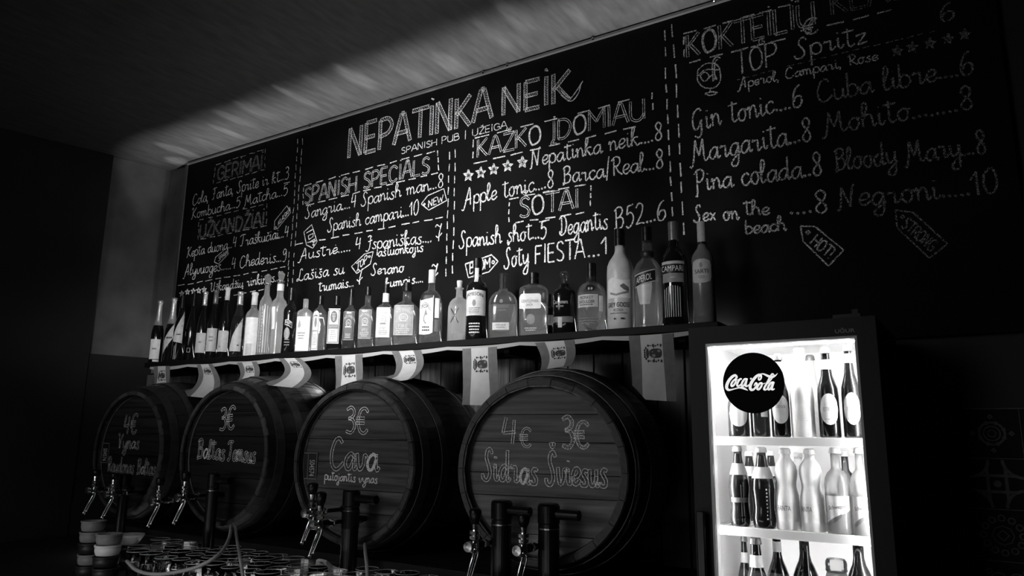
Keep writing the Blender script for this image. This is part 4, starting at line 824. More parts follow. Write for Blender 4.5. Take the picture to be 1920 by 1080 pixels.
# ------------------------------------------------------------------ barrels
RACKZ = EYE-.432
rk = empty('barrel_rack', (-2.25, DW, 1.0), 0, 'dark wooden rack under the four barrels', 'rack')
obj('rack_board', box(-1.5, 1.49, -.50, -.005, RACKZ-1.0-.03, RACKZ-1.0), 'rack_wood', rk, bevel=.003)
for k in range(5): obj('rack_leg', box(-1.47+k*.735, -1.43+k*.735, -.46, -.42, .0, RACKZ-1.0-.03), 'rack_wood', rk)
BL = .50
def barrel(px_c, Xc, Zc, R, ang, label, hw='head_wood'):
    """barrel lying on its side: staves, hoops, head planks; front face at local y=0, axis +y"""
    rz = radians(ang); zb = RACKZ
    o = empty('barrel', (Xc, 1.95, EYE+Zc), rz, label, 'barrel', 'barrels in a row on the rack')
    bulge = (EYE+Zc-zb)/R
    rad = lambda t: R*(1+(bulge-1)*(1-(2*t-1)**2)) if True else R
    NS = 22; ny = 10
    def stave():
        V = []; F = []; a = pi/NS*.985
        for j in range(ny+1):
            t = j/ny; y = t*BL; r = rad(t)
            for aa, rr in ((-a, r), (0, r*1.0015), (a, r), (a, r-.022), (-a, r-.022)): V.append((rr*sin(aa), y, rr*cos(aa)))
        for j in range(ny):
            for k in range(5): p = j*5+k; q = j*5+(k+1) % 5; F.append((p, q, q+5, p+5))
        F.append((4, 3, 2, 1, 0)); F.append(tuple(ny*5+k for k in range(5)))
        return V, F
    s0 = obj('stave', stave(), 'stave_wood', o)
    for k in range(1, NS): inst(s0, o, (0, random.uniform(-.0015, .0015), 0), (0, 2*pi*k/NS, 0))
    for y0, y1 in ((.030, .062), (.115, .145), (.355, .385), (.438, .470)):
        V = []; F = []; n = 56
        for i in range(n):
            a = 2*pi*i/n
            for y, e in ((y0, .0005), (y0, .003), (y1, .003), (y1, .0005)): r = rad(y/BL)+e; V.append((r*sin(a), y, r*cos(a)))
        for i in range(n):
            for k in range(4): p = i*4+k; q = i*4+(k+1) % 4; r_ = ((i+1) % n)*4; F.append((p, q, r_+(k+1) % 4, r_+k))
        obj('hoop', (V, F), 'hoop_iron', o, smooth=False)
    # chime ring: stave ends, pale bevelled edge
    def chime(Ro, Ri, y0, y1, y2):
        V = []; F = []; a = pi/NS*.97
        for j in range(5):
            t = -a+2*a*j/4
            for r, y in ((Ro, y1), (Ro-.004, y0), (Ri+.004, y0), (Ri, y2)): V.append((r*sin(t), y, r*cos(t)))
        for j in range(4):
            for k in range(3): p = j*4+k; F.append((p, p+4, p+5, p+1))
        return V, F
    c0 = obj('stave_end', chime(R+.0015, R-.022, -.004, .004, .034), 'rim_wood', o)
    for k in range(1, NS): inst(c0, o, None, (0, 2*pi*k/NS, 0))
    # head planks
    Ri = R-.0215; cuts = [-1, -.70, -.36, -.02, .32, .62, 1]; cuts = [c+(random.uniform(-.05, .05) if abs(c) < 1 else 0) for c in cuts]
    for i in range(len(cuts)-1):
        z0, z1 = cuts[i]*Ri+.0008, cuts[i+1]*Ri-.0008; n = 10; V = []; F = []
        for j in range(n+1):
            z = z0+(z1-z0)*j/n; hx = sqrt(max(0, Ri*Ri-z*z)); V += [(-hx, .028, z), (hx, .028, z), (hx, .045, z), (-hx, .045, z)]
        for j in range(n):
            a = j*4
            for k in range(4): F.append((a+k, a+(k+1) % 4, a+4+(k+1) % 4, a+4+k))
        F.append((3, 2, 1, 0)); F.append((n*4, n*4+1, n*4+2, n*4+3))
        obj('head_plank', (V, F), hw, o, bevel=.0012, loc=(0, random.uniform(-.001, .001), 0))
    obj('head_bead', lathe([(0, Ri-.001), (.003, Ri-.006), (.006, Ri-.001)], 56, capb=False, capt=False), 'rim_wood', o).rotation_euler = (0, 0, 0)
    hb = o.children[-1] if False else [c for c in COL.objects if c.parent == o and c.name.startswith('head_bead')][-1]
    hb.rotation_euler = (pi/2, 0, 0); hb.location = (0, .028, 0)
    # rear head
    V = [(0, BL-.03, 0)]; F = []
    for i in range(40): a = 2*pi*i/40; V.append(((R-.02)*sin(a), BL-.03, (R-.02)*cos(a)))
    for i in range(40): F.append((0, 1+i, 1+(i+1) % 40))
    obj('rear_head', (V, F), 'stave_wood', o)
    u = Vector((cos(rz), sin(rz), 0)); n_ = Vector((sin(rz), -cos(rz), 0))
    pl = Plane(Vector((Xc, 1.95, EYE+Zc))-n_*.028, rz)
    return o, pl
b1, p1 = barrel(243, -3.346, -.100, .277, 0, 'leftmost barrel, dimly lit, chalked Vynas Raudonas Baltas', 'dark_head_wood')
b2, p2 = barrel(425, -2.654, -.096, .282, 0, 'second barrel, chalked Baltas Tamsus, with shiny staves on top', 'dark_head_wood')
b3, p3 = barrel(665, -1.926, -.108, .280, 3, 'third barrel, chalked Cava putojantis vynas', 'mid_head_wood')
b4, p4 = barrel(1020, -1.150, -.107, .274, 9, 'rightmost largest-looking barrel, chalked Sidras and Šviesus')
YH = .0268
def wb_(b, pl, s, x0, y0, x1, y1, cap, m='chalk_bright', **k):
    k['w'] = k.get('w', .0018)*1.35; m = 'chalk_bright' if m == 'chalk_mid' else 'chalk_mid'
    return write(b, pl, s, (x0, y0), (x1, y1), cap, m, y=YH-.001, **k)
def Y4(x, y): return (840+x/2.572, 660+y/2.572)
def Y3(x, y): return (500+x/2.7, 680+y/2.7)
def Y2(x, y): return (130+x/2.8425, 700+y/2.8425)
def wy(b, pl, Y, sc, s, x0, y0, x1, y1, cap, m='chalk_mid', **k):
    a, c = Y(x0, y0), Y(x1, y1); return wb_(b, pl, s, a[0], a[1], c[0], c[1], cap/sc, m, **k)
wy(b4, p4, Y4, 2.572, '4', 258, 438, 335, 440, 120, style='outline', w=.0020); wy(b4, p4, Y4, 2.572, '€', 345, 455, 405, 458, 92, style='outline', w=.0018)
wy(b4, p4, Y4, 2.572, '3', 548, 456, 605, 460, 142, style='hatch', w=.0020); wy(b4, p4, Y4, 2.572, '€', 608, 462, 685, 464, 118, style='hatch', w=.0020)
wy(b4, p4, Y4, 2.572, 'Sidras', 168, 612, 432, 636, 140, style='outline', w=.0019); wy(b4, p4, Y4, 2.572, 'Šviesus', 474, 630, 768, 650, 150, style='outline', w=.0019)
wy(b3, p3, Y3, 2.7, '3€', 398, 356, 516, 360, 122, style='outline', w=.0019); wy(b3, p3, Y3, 2.7, 'Cava', 322, 530, 560, 546, 155, style='outline', w=.0019); wy(b3, p3, Y3, 2.7, 'putojantis vynas', 294, 592, 562, 612, 46, w=.0017)
wy(b2, p2, Y2, 2.8425, '3€', 800, 304, 882, 292, 112, style='outline', w=.0019); wy(b2, p2, Y2, 2.8425, 'Baltas', 682, 445, 828, 462, 98, style='outline', w=.0016); wy(b2, p2, Y2, 2.8425, 'Tamsus', 842, 462, 992, 474, 102, style='outline', w=.0016)
wy(b1, p1, Y2, 2.8425, '4€', 288, 325, 362, 318, 95, 'chalk_dimmed', style='outline', w=.0018); wy(b1, p1, Y2, 2.8425, 'Vynas', 258, 395, 372, 402, 70, 'chalk_dimmed', style='outline', w=.0016); wy(b1, p1, Y2, 2.8425, 'Raudonas Baltas', 204, 520, 458, 542, 72, 'chalk_dimmed', style='outline', w=.0014)
def plate(b, pl, c, txt):
    q = [pl.at(*p) for p in c]; u0, u1 = min(p[0] for p in q), max(p[0] for p in q); z0, z1 = min(p[1] for p in q), max(p[1] for p in q)
    pt = obj('number_plate', box(u0, u1, YH-.003, YH-.0005, z0, z1), 'black_label', b, label='small dark number plate with pale border')
    t = .0022; parts = [box(u0, u1, YH-.0036, YH-.003, z0, z0+t), box(u0, u1, YH-.0036, YH-.003, z1-t, z1), box(u0, u0+t, YH-.0036, YH-.003, z0, z1), box(u1-t, u1, YH-.0036, YH-.003, z0, z1), box(u0+(u1-u0)*.38, u0+(u1-u0)*.38+t*.7, YH-.0036, YH-.003, z0, z1)]
    obj('plate_border', join(*parts), 'grey_ink', pt)
    v, f = text2d(txt); cx, cz = u0+(u1-u0)*.68, (z0+z1)/2-(z1-z0)*.08
    obj('lettering', ([(cx+y*(u1-u0)*.34, YH-.0037, cz-x*(z1-z0)*.62) for x, y in v], f), 'cream_label', pt)
    v, f = text2d('SHERRY CASK'); cx, cz = u0+(u1-u0)*.2, (z0+z1)/2
plate(b3, p3, [Y3(188, 455), Y3(254, 590)], 'S04574'); plate(b1, p1, [Y2(162, 370), Y2(208, 478)], 'S04574')

# ------------------------------------------------------------------ counter, taps, columns
CZ = 1.0
co = empty('back_counter', (-2.2, 2.0, 0), 0, 'dark back counter under the barrels', 'counter')
obj('counter_top', box(-1.92, 1.49, -.56, .495, CZ-.04, CZ), 'stone_counter', co, bevel=.004)
for k in range(6): obj('cabinet_door', box(-1.88+k*.56, -1.34+k*.555, -.525, -.505, .10, CZ-.06), 'black_matte', co, bevel=.003)
obj('cabinet_body', box(-1.90, 1.48, -.50, .48, .0, CZ-.04), 'black_matte', co)
def tap(knob, hand_top, D, label, barrel_y=1.977, s=1.0):
    """picture tap mounted in the barrel head: knob and handle positions given in px"""
    K = P(*knob, D); Hh = P(hand_top[0], hand_top[1], D).z-K.z
    o = empty('beer_tap', K, 0, label, 'tap', 'chrome taps mounted in the barrels')
    L = barrel_y-.006-D
    sh_ = obj('shank', lathe([(-.012, .008), (.02, .008), (.021, .012), (.034, .012), (.035, .007), (L-.03, .007), (L-.029, .013), (L-.018, .013), (L-.017, .010), (L, .010)], 16), 'black_plastic', o)
    nt_ = obj('coupling_nut', lathe([(.036, .0085), (.038, .0125), (.046, .0125), (.047, .009), (.056, .009), (.058, .012), (.064, .012)], 6), 'chrome', o); nt_.rotation_euler = (-pi/2, 0, 0)
    sh_.rotation_euler = (-pi/2, 0, 0); sh_.location = (.0, 0, 0)
    kn = obj('valve_knob', lathe([(-.006, .004), (-.005, .014), (.004, .0155), (.008, .012), (.02, .009)], 20), 'chrome_dull', o); kn.rotation_euler = (-pi/2, 0, 0); kn.location = (0, -.030, 0)
    obj('valve_body', lathe([(-.022, .007), (-.018, .011), (-.008, .012), (.012, .011), (.018, .007)], 16), 'chrome', o, smooth=True)
    obj('collar', lathe([(.017, .006), (.018, .0150), (.027, .0150), (.028, .009), (.031, .009), (.032, .0155), (.041, .0155), (.042, .007)], 18), 'chrome', o)
    hz = .042
    obj('handle', lathe([(hz, .0075), (hz+.016, .010), (hz+(Hh-hz)*.5, .0155), (hz+(Hh-hz)*.82, .0185), (hz+(Hh-hz)*.94, .0165), (Hh, .007)], 20), 'black_plastic', o, smooth=True)
    obj('ferrule', lathe([(hz-.001, .0085), (hz+.017, .0112)], 14, capb=False, capt=False), 'chrome', o)
    obj('spout', tube(smooth_pts([(0, 0, -.018), (0, -.006, -.030), (0, -.021, -.062), (0, -.036, -.098)], 4), .0062, 12), 'chrome', o, smooth=True)
    obj('side_lever', tube(smooth_pts([(.013, .0, -.012), (.014, -.005, -.030), (.012, -.018, -.060), (.010, -.030, -.088)], 4), .0028, 8), 'chrome', o, smooth=True)
    return o
tap((890, 1023), (903, 953), 1.80, 'large chrome tap with black handle, left of the two on the rightmost barrel')
tap((981, 1030), (990, 963), 1.80, 'large chrome tap with black handle, right of the two on the rightmost barrel', 1.975)
tap((584, 961), (598, 905), 1.80, 'chrome tap with black handle, left of the two on the third barrel')
tap((599, 983), (611, 922), 1.76, 'chrome tap with black handle, lower right of the two on the third barrel')
tap((297, 939), (303, 895), 1.80, 'chrome tap, left of the two between first and second barrels', 2.05)
tap((345, 932), (352, 884), 1.80, 'chrome tap, right of the two at the second barrel edge')
tap((177, 919), (184, 880), 1.80, 'chrome tap at the far left of the leftmost barrel')
tap((211, 926), (217, 886), 1.80, 'chrome tap second from left, in front of the leftmost barrel')
def column(px, top, D, label, r=.030, arm=None, band=None):
    K = P(px, top, D); o = empty('dispenser_column', (K.x, D, CZ), 0, label, 'dispenser', 'black dispensing columns in front of the barrels'); h = K.z-CZ
    obj('column_body', lathe([(0, r*1.35), (.012, r*1.35), (.016, r), (h-.055, r), (h-.052, r*1.06), (h-.006, r*1.06), (h, r*.9)], 28), 'black_plastic', o)
    if arm:
        Lx = P(arm, top+14, D).x-K.x
        a = obj('side_arm', tube([(0, 0, h-.028), (Lx*.45, 0, h-.028), (Lx*.5, 0, h-.028), (Lx, 0, h-.028)], .0145, 16), 'black_plastic', o)
    for k in range(3): obj('ring', lathe([(h-.07-k*.035, r+.0012), (h-.066-k*.035, r+.0012)], 28, capb=False, capt=False), 'chrome_dull' if k == 0 else 'black_plastic', o)
    if band: obj('clear_sleeve', lathe([(h-.125, r+.002), (h-.065, r+.002)], 28, capb=False, capt=False), 'smoke_glass', o)
    ft = obj('drip_rod', tube([(r, -.02, h-.30), (r+.08, -.02, h-.30)], .003, 8), 'chrome', o) if h > .32 else None
    return o
column(941, 938, 1.89, 'black dispensing column with side arm, left one at the rightmost barrel', arm=994)
column(1029, 944, 1.89, 'black dispensing column with side arm, right one at the rightmost barrel', arm=1086)
column(660, 918, 1.88, 'black dispensing column with glossy sleeve in front of the third barrel', .028, arm=706, band=True)
column(402, 886, 1.88, 'slim black dispensing column in front of the second barrel', .022, arm=432)
column(236, 888, 1.86, 'black dispensing column in front of the leftmost barrel', .022)
ho = obj('hose', tube(smooth_pts([tuple(P(*q)) for q in ((433, 985, 1.86), (430, 1008, 1.62), (412, 1038, 1.47), (375, 1061, 1.42), (335, 1072, 1.40), (292, 1077, 1.40), (258, 1070, 1.41), (238, 1052, 1.44))], 5), .0055, 8), 'hose', None, smooth=True)
tag(ho, 'pale thin hose looping down from the second barrel over the glasses', 'hose')
ho = obj('hose', tube(smooth_pts([tuple(P(*q)) for q in ((441, 985, 1.87), (444, 1010, 1.66), (451, 1050, 1.52), (458, 1100, 1.46))], 5), .0050, 8), 'hose', None, smooth=True); tag(ho, 'pale thin hose hanging straight down beside the looping one', 'hose')
ho = obj('hose', tube(smooth_pts([tuple(P(*q)) for q in ((684, 1020, 1.9), (685, 1036, 1.66), (688, 1060, 1.55), (690, 1100, 1.46))], 5), .0050, 8), 'hose', None, smooth=True); tag(ho, 'pale thin hose hanging below the third barrel', 'hose')

# ------------------------------------------------------------------ drinking glasses on the counter
mat('rim_glint', .6, .10, spec=1.0)  # pale opaque rim colour stands in for glints on clear glass
def glass_thing(kind, prof, inner, label, group, foot=False, seg=20):
    o = empty(kind, (0, 0, 0), 0, label, 'glass', group)
    obj('bowl', lathe(prof+inner, seg, capb=True, capt=True), 'bar_glass', o, smooth=seg > 15)
    z, r = prof[-1]
    obj('rim', lathe([(z, r-.0012), (z+.0010, r-.0002), (z, r+.0006), (z-.0010, r-.0002)], 20, capb=False, capt=False), 'rim_glint', o)
    if foot: obj('foot', lathe([(0, .030), (.003, .030), (.007, .006)], 18), 'bar_glass', o, smooth=True)
    else: obj('thick_base', lathe([(.002, prof[0][1]-.002), (.010, prof[0][1]-.001)], 12), 'spirit_clear', o)
    return o
def copy_thing(r, loc, rz, label=None):
    c = r.copy(); COL.objects.link(c); c.location = loc; c.rotation_euler = (0, 0, rz)
    if label: c['label'] = label
    for ch in list(r.children):
        d = ch.copy(); COL.objects.link(d); d.parent = c
    return c
gt = [glass_thing('tumbler_glass', [(0, .027), (.004, .030), (.060, .034), (.122, .037)], [(.122, .0355), (.060, .032), (.012, .027)], 'clear straight-sided tumbler standing among the crowded glasses on the counter', 'tumblers on the back counter', seg=12),
      glass_thing('wine_glass', [(.004, .004), (.040, .0035), (.047, .010), (.068, .031), (.098, .034), (.125, .029)], [(.125, .0278), (.098, .0325), (.070, .0295), (.051, .009)], 'clear stemmed wine glass standing among the crowded glasses on the counter', 'stemmed glasses on the back counter', True),
      glass_thing('beer_glass', [(0, .027), (.006, .029), (.09, .035), (.128, .038)], [(.128, .0365), (.09, .0335), (.018, .026)], 'clear flared beer glass standing among the crowded glasses on the counter', 'beer glasses on the back counter')]
firsts = [True]*3; colx = [(P(c, 950, 1.88).x) for c in (941, 1029, 660, 402, 236)]
for row in range(4):
    D = 1.595+row*.081
    xa, xb = P(250 if row < 2 else 292, 1040, D).x, P(900, 1040, D).x; xx = xa+random.uniform(0, .03)
    while xx < xb:
        if not (row >= 3 and any(abs(xx-c) < .085 for c in colx+[P(632, 1034, 1.93).x])):
            k = random.choices((0, 1, 2), ((.4, .4, .2), (.4, .35, .25))[row % 2])[0]; loc = (xx, D+random.uniform(-.004, .004), CZ)
            rown = ('front row', 'second row', 'third row', 'rear row')[row]; zone = 'left of the first barrel' if xx < -3.4 else ('between the cups and second barrel' if xx < -2.95 else ('below the second barrel' if xx < -2.3 else ('below the third barrel' if xx < -1.65 else 'between third and fourth barrels')))
            lb = 'clear %s in the %s, %s' % (('straight tumbler', 'stemmed wine glass', 'flared beer glass')[k], rown, zone)
            if firsts[k]: gt[k].location = loc; gt[k]['label'] = lb; firsts[k] = False
            else: copy_thing(gt[k], loc, random.uniform(0, 6), lb)
        xx += .086
xx = P(925, 1040, 1.6).x
for k in range(7):
    if not any(abs(xx-c) < .085 for c in colx[:2]) or True: copy_thing(gt[0], (xx, 1.60, CZ), 0, 'clear straight tumbler in front of the rightmost barrel')
    xx += .09
# stacked cups and saucers at the left end
def cup(px, py, D, r, h, m, label, group):
    q = P(px, py, D); o = empty('stacked_cup', (q.x, D, q.z), 0, label, 'cup', group)
    obj('cup_body', lathe([(0, r*.70), (.004, r*.78), (h*.5, r*.97), (h, r), (h, r*.93), (h*.4, r*.86), (.008, r*.6)], 28), m, o, smooth=True)
    obj('rim', lathe([(h-.003, r*1.03), (h+.001, r*1.04), (h+.001, r*.94)], 28, capb=False, capt=False), m, o, smooth=True)
    return q
ords = ['bottom', 'second from bottom', 'middle', 'second from top', 'top']
for nm, px, D, mm, ht, z0 in (('front', 204, 1.53, ['pale_ceramic', 'dark_ceramic', 'dark_ceramic', 'pale_ceramic', 'grey_label'], .038, CZ), ('rear', 172, 1.63, ['dark_ceramic', 'grey_label', 'dark_ceramic', 'grey_label', 'grey_label'], .041, CZ)):
    X = P(px, 1010, D).x
    for k, m_ in enumerate(mm):
        col_ = 'pale' if m_ == 'pale_ceramic' else ('black' if m_ == 'dark_ceramic' else 'grey')
        o = empty('stacked_cup', (X+random.uniform(-.003, .003), D, z0+k*ht), 0, '%s wide cup, %s of the %s stack at the counter left end' % (col_, ords[k], nm), 'cup', 'cups in the %s stack' % nm)
        r = .042; h = ht-.004
        obj('cup_body', lathe([(0, r*.84), (.003, r*.92), (h*.4, r), (h, r), (h, r*.93), (h*.4, r*.90), (.008, r*.7)], 28), m_, o, smooth=True)
        obj('rim', lathe([(h-.004, r*1.06), (h+.001, r*1.07), (h+.001, r*.94)], 28, capb=False, capt=False), m_, o, smooth=True)
X = P(246, 990, 1.80).x
for k in range(3):
    o = empty('bowl', (X, 1.80, CZ+k*.046), 0, '%s small bowl, %s of the stack of three behind the cups' % (('black', 'black', 'pale')[k], ('bottom', 'middle', 'top')[k]), 'bowl', 'bowls behind the cups')
    obj('bowl_body', lathe([(0, .028), (.006, .034), (.03, .05), (.040, .055), (.040, .051), (.01, .03)], 28), ('dark_ceramic', 'dark_ceramic', 'pale_ceramic')[k], o, smooth=True)
# crumpled paper under the third barrel
q = P(632, 1034, 1.93); V = []; F = []; n = 8
for i in range(n+1):
    for j in range(n+1): V.append(((i/n-.5)*.12, (j/n-.5)*.06-.0, (random.random()-.5)*.02+.02*sin(i*.9)+.012))
for i in range(n):
    for j in range(n): a = i*(n+1)+j; F.append((a, a+n+1, a+n+2, a+1))
pp = obj('paper_napkin', (V, F), 'paper', None, (q.x, 1.90, CZ+.075)); pp.rotation_euler = (.9, .1, .3); tag(pp, 'crumpled pale paper napkin lying under the third barrel', 'napkin')

# ------------------------------------------------------------------ refrigerator
FX0, FX1, FY = -.692, -.214, 2.0; FT = EYE+.299; FB = 2.465
fr = empty('drinks_refrigerator', ((FX0+FX1)/2, FY, 0), 0, 'tall black glass-door drinks refrigerator with brightly lit shelves of bottles', 'refrigerator')
fw = (FX1-FX0)/2; y0, y1 = .046, FB-FY
obj('side_panel', box(-fw, -fw+.022, y0, y1, .05, FT), 'fridge_black', fr, bevel=.002); obj('side_panel', box(fw-.022, fw, y0, y1, .05, FT), 'fridge_black', fr, bevel=.002)
obj('top_panel', box(-fw+.0222, fw-.0222, y0, y1, FT-.035, FT), 'fridge_black', fr); obj('back_panel', box(-fw+.0222, fw-.0222, y1-.02, y1, .05, FT-.0352), 'fridge_black', fr); obj('plinth', box(-fw, fw, y0+.01, y1, 0, .0498), 'fridge_black', fr)
li = fw-.0225
obj('liner', join(box(-li, -li+.004, y0, y1-.022, .10, FT-.036), box(li-.004, li, y0, y1-.022, .10, FT-.036), box(-li+.004, li-.004, y1-.026, y1-.022, .10, FT-.036), box(-li+.004, li-.004, y0, y1-.026, FT-.040, FT-.036), box(-li+.004, li-.004, y0, y1-.026, .10, .104)), 'fridge_white', fr, label='white inner lining')
GX0, GX1, GZ1, GZ0 = -.645+.453, -.259+.453, EYE+.252, .16
GX0, GX1 = -.645-(FX0+FX1)/2, -.259-(FX0+FX1)/2
dr_ = obj('door', join(box(-fw, GX0, 0, .044, .06, FT), box(GX1, fw, 0, .044, .06, FT), box(GX0, GX1, 0, .044, GZ1, FT), box(GX0, GX1, 0, .044, .06, GZ0)), 'fridge_black', fr)
gk = .006
obj('gasket', join(box(GX0, GX0+gk, .001, .043, GZ0, GZ1), box(GX1-gk, GX1, .001, .043, GZ0, GZ1), box(GX0+gk, GX1-gk, .001, .043, GZ1-gk, GZ1), box(GX0+gk, GX1-gk, .001, .043, GZ0, GZ0+gk)), 'gasket', dr_, label='pale gasket strip round the glass')
obj('glass_pane', box(GX0+gk, GX1-gk, .012, .016, GZ0+gk, GZ1-gk), 'pane_glass', dr_)
obj('handle', join(box(-fw+.012, -fw+.034, -.030, -.016, EYE-.62, EYE-.195), box(-fw+.014, -fw+.032, -.016, 0, EYE-.61, EYE-.59), box(-fw+.014, -fw+.032, -.016, 0, EYE-.225, EYE-.205)), 'black_plastic', dr_, bevel=.003)
hg = P(1616, 586, 2.0); obj('hinge', join(box(.14, .205, .01, .05, FT+.001, FT+.010), box(.185, .20, .015, .035, FT+.010, FT+.022)), 'black_plastic', fr)
for sx in (-1, 1): obj('light_tube', box(sx*(li-.012)-.005, sx*(li-.012)+.005, y0+.004, y0+.016, .2, FT-.06), 'fridge_glow', fr)
obj('light_tube', box(-li+.03, li-.03, y0+.03, y0+.05, FT-.052, FT-.043), 'fridge_glow', fr)
FP = Plane((FX0+fw, FY, 0))
# round logo on the glass
def Lg(x, y): return (1340+x/8.307, 650+y/8.307)
cu, cz = FP.at(1410.2, 717.3); rr = (FP.at(1468, 717)[0]-FP.at(1352.5, 717)[0])/2
V = [(cu+rr*cos(2*pi*i/64), .009, cz+rr*sin(2*pi*i/64)) for i in range(64)]+[(cu+rr*cos(2*pi*i/64), .0118, cz+rr*sin(2*pi*i/64)) for i in range(64)]
F = [tuple(range(64)), tuple(range(127, 63, -1))]+[(i, (i+1) % 64, 64+(i+1) % 64, 64+i) for i in range(64)]
obj('logo_disc', (V, [tuple(reversed(f)) for f in F]), 'logo_black', dr_, label='round black disc with white script lettering on the glass')
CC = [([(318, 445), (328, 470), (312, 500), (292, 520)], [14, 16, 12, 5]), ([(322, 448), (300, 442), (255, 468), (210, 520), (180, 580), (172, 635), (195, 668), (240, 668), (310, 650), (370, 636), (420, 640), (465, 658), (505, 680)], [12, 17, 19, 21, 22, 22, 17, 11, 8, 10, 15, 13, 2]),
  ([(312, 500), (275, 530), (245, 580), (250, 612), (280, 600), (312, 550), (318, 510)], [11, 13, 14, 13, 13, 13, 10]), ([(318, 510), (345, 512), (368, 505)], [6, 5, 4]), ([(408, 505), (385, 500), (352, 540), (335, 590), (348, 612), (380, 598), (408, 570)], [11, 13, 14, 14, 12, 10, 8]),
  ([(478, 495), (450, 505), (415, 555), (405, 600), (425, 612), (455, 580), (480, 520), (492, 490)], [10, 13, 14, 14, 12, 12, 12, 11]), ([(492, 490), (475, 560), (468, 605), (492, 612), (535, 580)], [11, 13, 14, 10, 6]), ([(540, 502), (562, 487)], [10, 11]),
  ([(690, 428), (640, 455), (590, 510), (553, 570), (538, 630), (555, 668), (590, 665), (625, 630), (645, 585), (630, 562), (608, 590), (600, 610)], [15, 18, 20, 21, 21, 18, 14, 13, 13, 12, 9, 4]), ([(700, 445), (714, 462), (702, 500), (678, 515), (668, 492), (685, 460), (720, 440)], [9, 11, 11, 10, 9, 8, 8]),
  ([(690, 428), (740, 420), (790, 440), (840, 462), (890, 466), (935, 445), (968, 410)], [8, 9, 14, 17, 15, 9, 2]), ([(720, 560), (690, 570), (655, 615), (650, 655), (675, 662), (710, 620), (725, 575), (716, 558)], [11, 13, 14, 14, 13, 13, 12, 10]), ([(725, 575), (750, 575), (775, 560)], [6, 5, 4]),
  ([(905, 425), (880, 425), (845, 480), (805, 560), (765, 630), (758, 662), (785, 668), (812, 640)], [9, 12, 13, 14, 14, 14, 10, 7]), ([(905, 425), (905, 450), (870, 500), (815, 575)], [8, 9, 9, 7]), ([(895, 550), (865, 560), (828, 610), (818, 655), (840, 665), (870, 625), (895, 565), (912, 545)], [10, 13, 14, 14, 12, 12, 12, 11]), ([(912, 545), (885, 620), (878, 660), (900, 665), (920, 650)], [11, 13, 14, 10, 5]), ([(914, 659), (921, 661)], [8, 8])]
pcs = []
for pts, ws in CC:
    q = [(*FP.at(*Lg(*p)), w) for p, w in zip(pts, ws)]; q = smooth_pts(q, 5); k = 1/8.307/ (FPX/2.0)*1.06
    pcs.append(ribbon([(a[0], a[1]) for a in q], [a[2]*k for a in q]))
flat_obj('logo_lettering', pcs, 'lettering_glow', dr_, .0086)  # the lettering's own emission stands in for fridge light behind it
v, f = text2d('UĞUR'); c0, c1 = FP.at(1566, 624), FP.at(1602, 614)
obj('brand_lettering', ([((c0[0]+c1[0])/2+x*(c1[0]-c0[0]), -.0006, (c0[1]+c1[1])/2+y*.013) for x, y in v], f), 'foil_grey', dr_)
# shelves with their pale front rails
def fshelf(z, d=.025):
    s = obj('shelf', join(*[box(-li+.006+i*(2*li-.012)/22, -li+.006+i*(2*li-.012)/22+.003, y0+d+.012, y1-.03, z-.006, z-.001) for i in range(23)], box(-li+.005, li-.005, y1-.034, y1-.030, z-.008, z-.001)), 'gasket', fr, label='white wire shelf')
    obj('shelf_rail', box(-li+.006, li-.006, y0+d, y0+d+.012, z-.022, z+.001), 'fridge_white', s, bevel=.001)
Z1s, Z2s, Z3s = EYE-.001, EYE-.240, EYE-.52
for z in (Z1s, Z2s, Z3s, .78, .52): fshelf(z)
FG = 'drinks inside the refrigerator'
def Fb(kind, xl, xr, yt, row, prof, label, z, **k): return bottle(kind, xl, xr, yt, 2.075+.028+row*.085, prof, label, base=z, group=FG, rot=k.pop('rot', 14), **k)
beerlab = [('L', ell(-.05, .31, .9, .17), 'white_label'), ('T', 'ESTRELLA', -.05, .31, 1.1, .04, 'grey_ink'), ('R', -.6, .5, .2, .205, .02, 'grey_ink')]
Fb('beer_bottle', 1366, 1408, 700, 0, 'beer', 'dark beer bottle half hidden behind the round logo disc, left', Z1s, labels=[('L', ell(0, .36, .95, .2), W_)], cap=(.93, 'foil_grey', .46, 'crown'), rk=.96)
Fb('beer_bottle', 1408, 1446, 695, 0, 'beer', 'dark beer bottle behind the right part of the logo disc', Z1s, labels=[('L', rect(.1, .9, .3, .55), W_)], cap=(.93, 'foil_grey', .46, 'crown'), rk=.96)
Fb('beer_bottle', 1446, 1482, 663, 0, 'beer', 'dark beer bottle with pale neck label beside the logo disc', Z1s, labels=[('L', ell(0, .33, .98, .17), W_), ('T', 'corona', 0, .36, 1.0, .035, 'grey_ink')], cap=(.92, 'foil_grey', .46, 'crown'), neck=(.67, .90, 'cream_label'))
Fb('cocktail_bottle', 1482, 1528, 653, 0, 'beer', 'pale milky cocktail bottle with bold white lettering, centre of top shelf', Z1s, glass='bright_frost', labels=[('T', 'YOKO', -.1, .40, 1.5, .055, 'white_ink'), ('S', -.7, .6, .16, .34, 7, 'white_ink')], cap=(.93, 'frosted', .44, 'cap'))
Fb('beer_bottle', 1534, 1575, 651, 0, 'beer', 'dark beer bottle with round pale label, second from right on top shelf', Z1s, labels=beerlab, cap=(.93, 'foil_grey', .46, 'crown'), neck=(.75, .86, 'cream_label'))
Fb('beer_bottle', 1579, 1616, 646, 0, 'beer', 'dark beer bottle with round pale label at the right of top shelf', Z1s, labels=beerlab, cap=(.93, 'foil_grey', .46, 'crown'), neck=(.80, .90, 'cream_label'))
Fb('beer_bottle', 1508, 1545, 665, 2, 'beer', 'pale grey bottle standing behind the milky cocktail bottle', Z1s, glass='frosted', cap=(.93, 'foil_grey', .46, 'crown'))
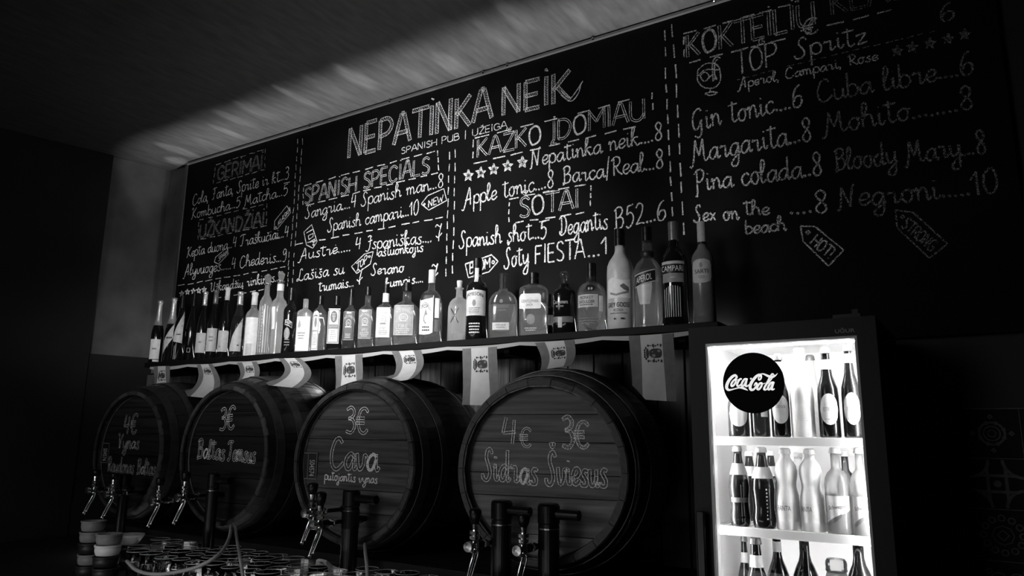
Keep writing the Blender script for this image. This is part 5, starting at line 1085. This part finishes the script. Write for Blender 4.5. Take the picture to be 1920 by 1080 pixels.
Fb('cola_bottle', 1368, 1408, 836, 0, 'cola', 'contoured cola bottle with pale neck label, leftmost on middle shelf', Z2s, glass='soda_dark', cap=(.93, 'foil_white', .46, 'crown'), neck=(.64, .78, 'cream_label'), labels=[('C', .1, .5, .06, .55, 2, 'grey_ink'), ('L', rect(-.9, .9, .30, .36), 'mid_label')])
Fb('cola_bottle', 1410, 1456, 838, 0, 'cola', 'contoured cola bottle with pale neck label, second on middle shelf', Z2s, glass='soda_dark', cap=(.93, 'foil_white', .46, 'crown'), neck=(.61, .75, 'white_label'), labels=[('S', .2, .34, .1, .5, 9, 'white_ink'), ('C', .45, .62, .05, .52, 1, 'cream_label')])
Fb('orange_soda_bottle', 1455, 1501, 840, 0, 'orange', 'pale waisted fizzy drink bottle, left of two alike on middle shelf', Z2s, glass='soda_milk', cap=(.93, 'foil_white', .46, 'crown'), labels=[('L', rect(-1.0, 1.0, .11, .34), 'white_label'), ('T', 'FANTA', -.35, .27, 1.1, .06, 'mid_label')])
Fb('orange_soda_bottle', 1501, 1548, 841, 0, 'orange', 'pale waisted fizzy drink bottle, right of two alike on middle shelf', Z2s, glass='soda_milk', cap=(.93, 'foil_white', .46, 'crown'), labels=[('L', rect(-1.0, 1.0, .11, .34), 'white_label'), ('T', 'FANTA', -.65, .27, 1.1, .06, 'mid_label')])
for a, b, lb_ in ((1548, 1598, 'clear tonic bottle with slanted pale label, left of two on middle shelf'), (1597, 1640, 'clear tonic bottle with slanted pale label at the right end of middle shelf')):
    Fb('tonic_bottle', a, b, 839, 0, 'tonic', lb_, Z2s, glass='milk_glass', fill=(.46, 'water'), cap=(.93, 'foil_white', .44, 'crown'), labels=[('L', [(-1.1, .13, .44), (-.4, .20, .44), (.9, .28, .44)], W_), ('L', [(-.95, .09, .12), (-.4, .14, .19), (.1, .20, .24)], 'mid_label'), ('T', 'Schweppes', -.1, .31, 1.5, .06, K_, 0, .03)])
Fb('cola_bottle', 1392, 1428, 846, 2, 'cola', 'cola bottle in the second row behind the two front colas', Z2s, glass='soda_dark', cap=(.93, 'foil_white', .46, 'crown'), neck=(.64, .78, 'cream_label'))
Fb('cola_bottle', 1434, 1468, 845, 2, 'cola', 'cola bottle in the second row between cola and pale soda', Z2s, glass='soda_dark', cap=(.93, 'foil_white', .46, 'crown'), neck=(.64, .78, 'cream_label'))
Fb('orange_soda_bottle', 1484, 1522, 848, 2, 'orange', 'pale soda bottle in the second row between the two front ones', Z2s, glass='bright_frost', cap=(.93, 'foil_white', .46, 'crown'))
Fb('tonic_bottle', 1573, 1610, 846, 2, 'tonic', 'tonic bottle in the second row behind the two front ones', Z2s, glass='smoke_glass', fill=(.46, 'water'), cap=(.93, 'foil_white', .44, 'crown'))
Fb('beer_bottle', 1386, 1414, 1004, 2, 'beer', 'dark small bottle with pale neck band at the rear left of bottom shelf', Z3s, cap=(.93, 'foil_grey', .46, 'crown'), neck=(.68, .8, 'cream_label'))
Fb('beer_bottle', 1398, 1446, 1007, 0, 'beer', 'dark bottle with square pale neck label at front left of bottom shelf', Z3s, cap=(.93, 'foil_grey', .46, 'crown'), neck=(.70, .82, 'white_label'))
Fb('wine_bottle', 1440, 1484, 1000, .5, 'wine', 'dark wine bottle with white shield on its neck, bottom shelf', Z3s, cap=(.94, 'foil_grey', .4, 'cap'), neck=(.82, .92, 'white_label'))
Fb('wine_bottle', 1488, 1540, 1001, .6, 'wine', 'dark wine bottle with clear streaked neck, centre of bottom shelf', Z3s, glass='dark_glass', cap=(.94, 'foil_grey', .4, 'cap'), labels=[('C', .1, .3, .62, .92, 1, 'cream_label')])
Fb('wine_bottle', 1588, 1644, 1003, 0, 'wine', 'dark tall bottle with two bright streaks at the right of bottom shelf', Z3s, glass='dark_glass', cap=(.94, 'foil_grey', .4, 'cap'))
q = P(1570, 1090, 2.16); o = empty('storage_jar', (q.x, 2.16, Z3s), 0, 'clear glass jar with pale contents and ribbed lid on bottom shelf', 'jar', FG); hj = P(1570, 1048, 2.16).z-Z3s
obj('jar_body', lathe([(0, .028), (.004, .031), (hj*.72, .031), (hj*.84, .024)], 28), 'milk_glass', o, smooth=True); obj('contents', lathe([(.006, .028), (hj*.70, .028)], 24), 'white_label', o); obj('lid', lathe([(hj*.84, .024), (hj*.86, .027), (hj*.90, .026), (hj*.93, .027), (hj*.97, .026), (hj, .022)], 28), 'clear_glass', o)
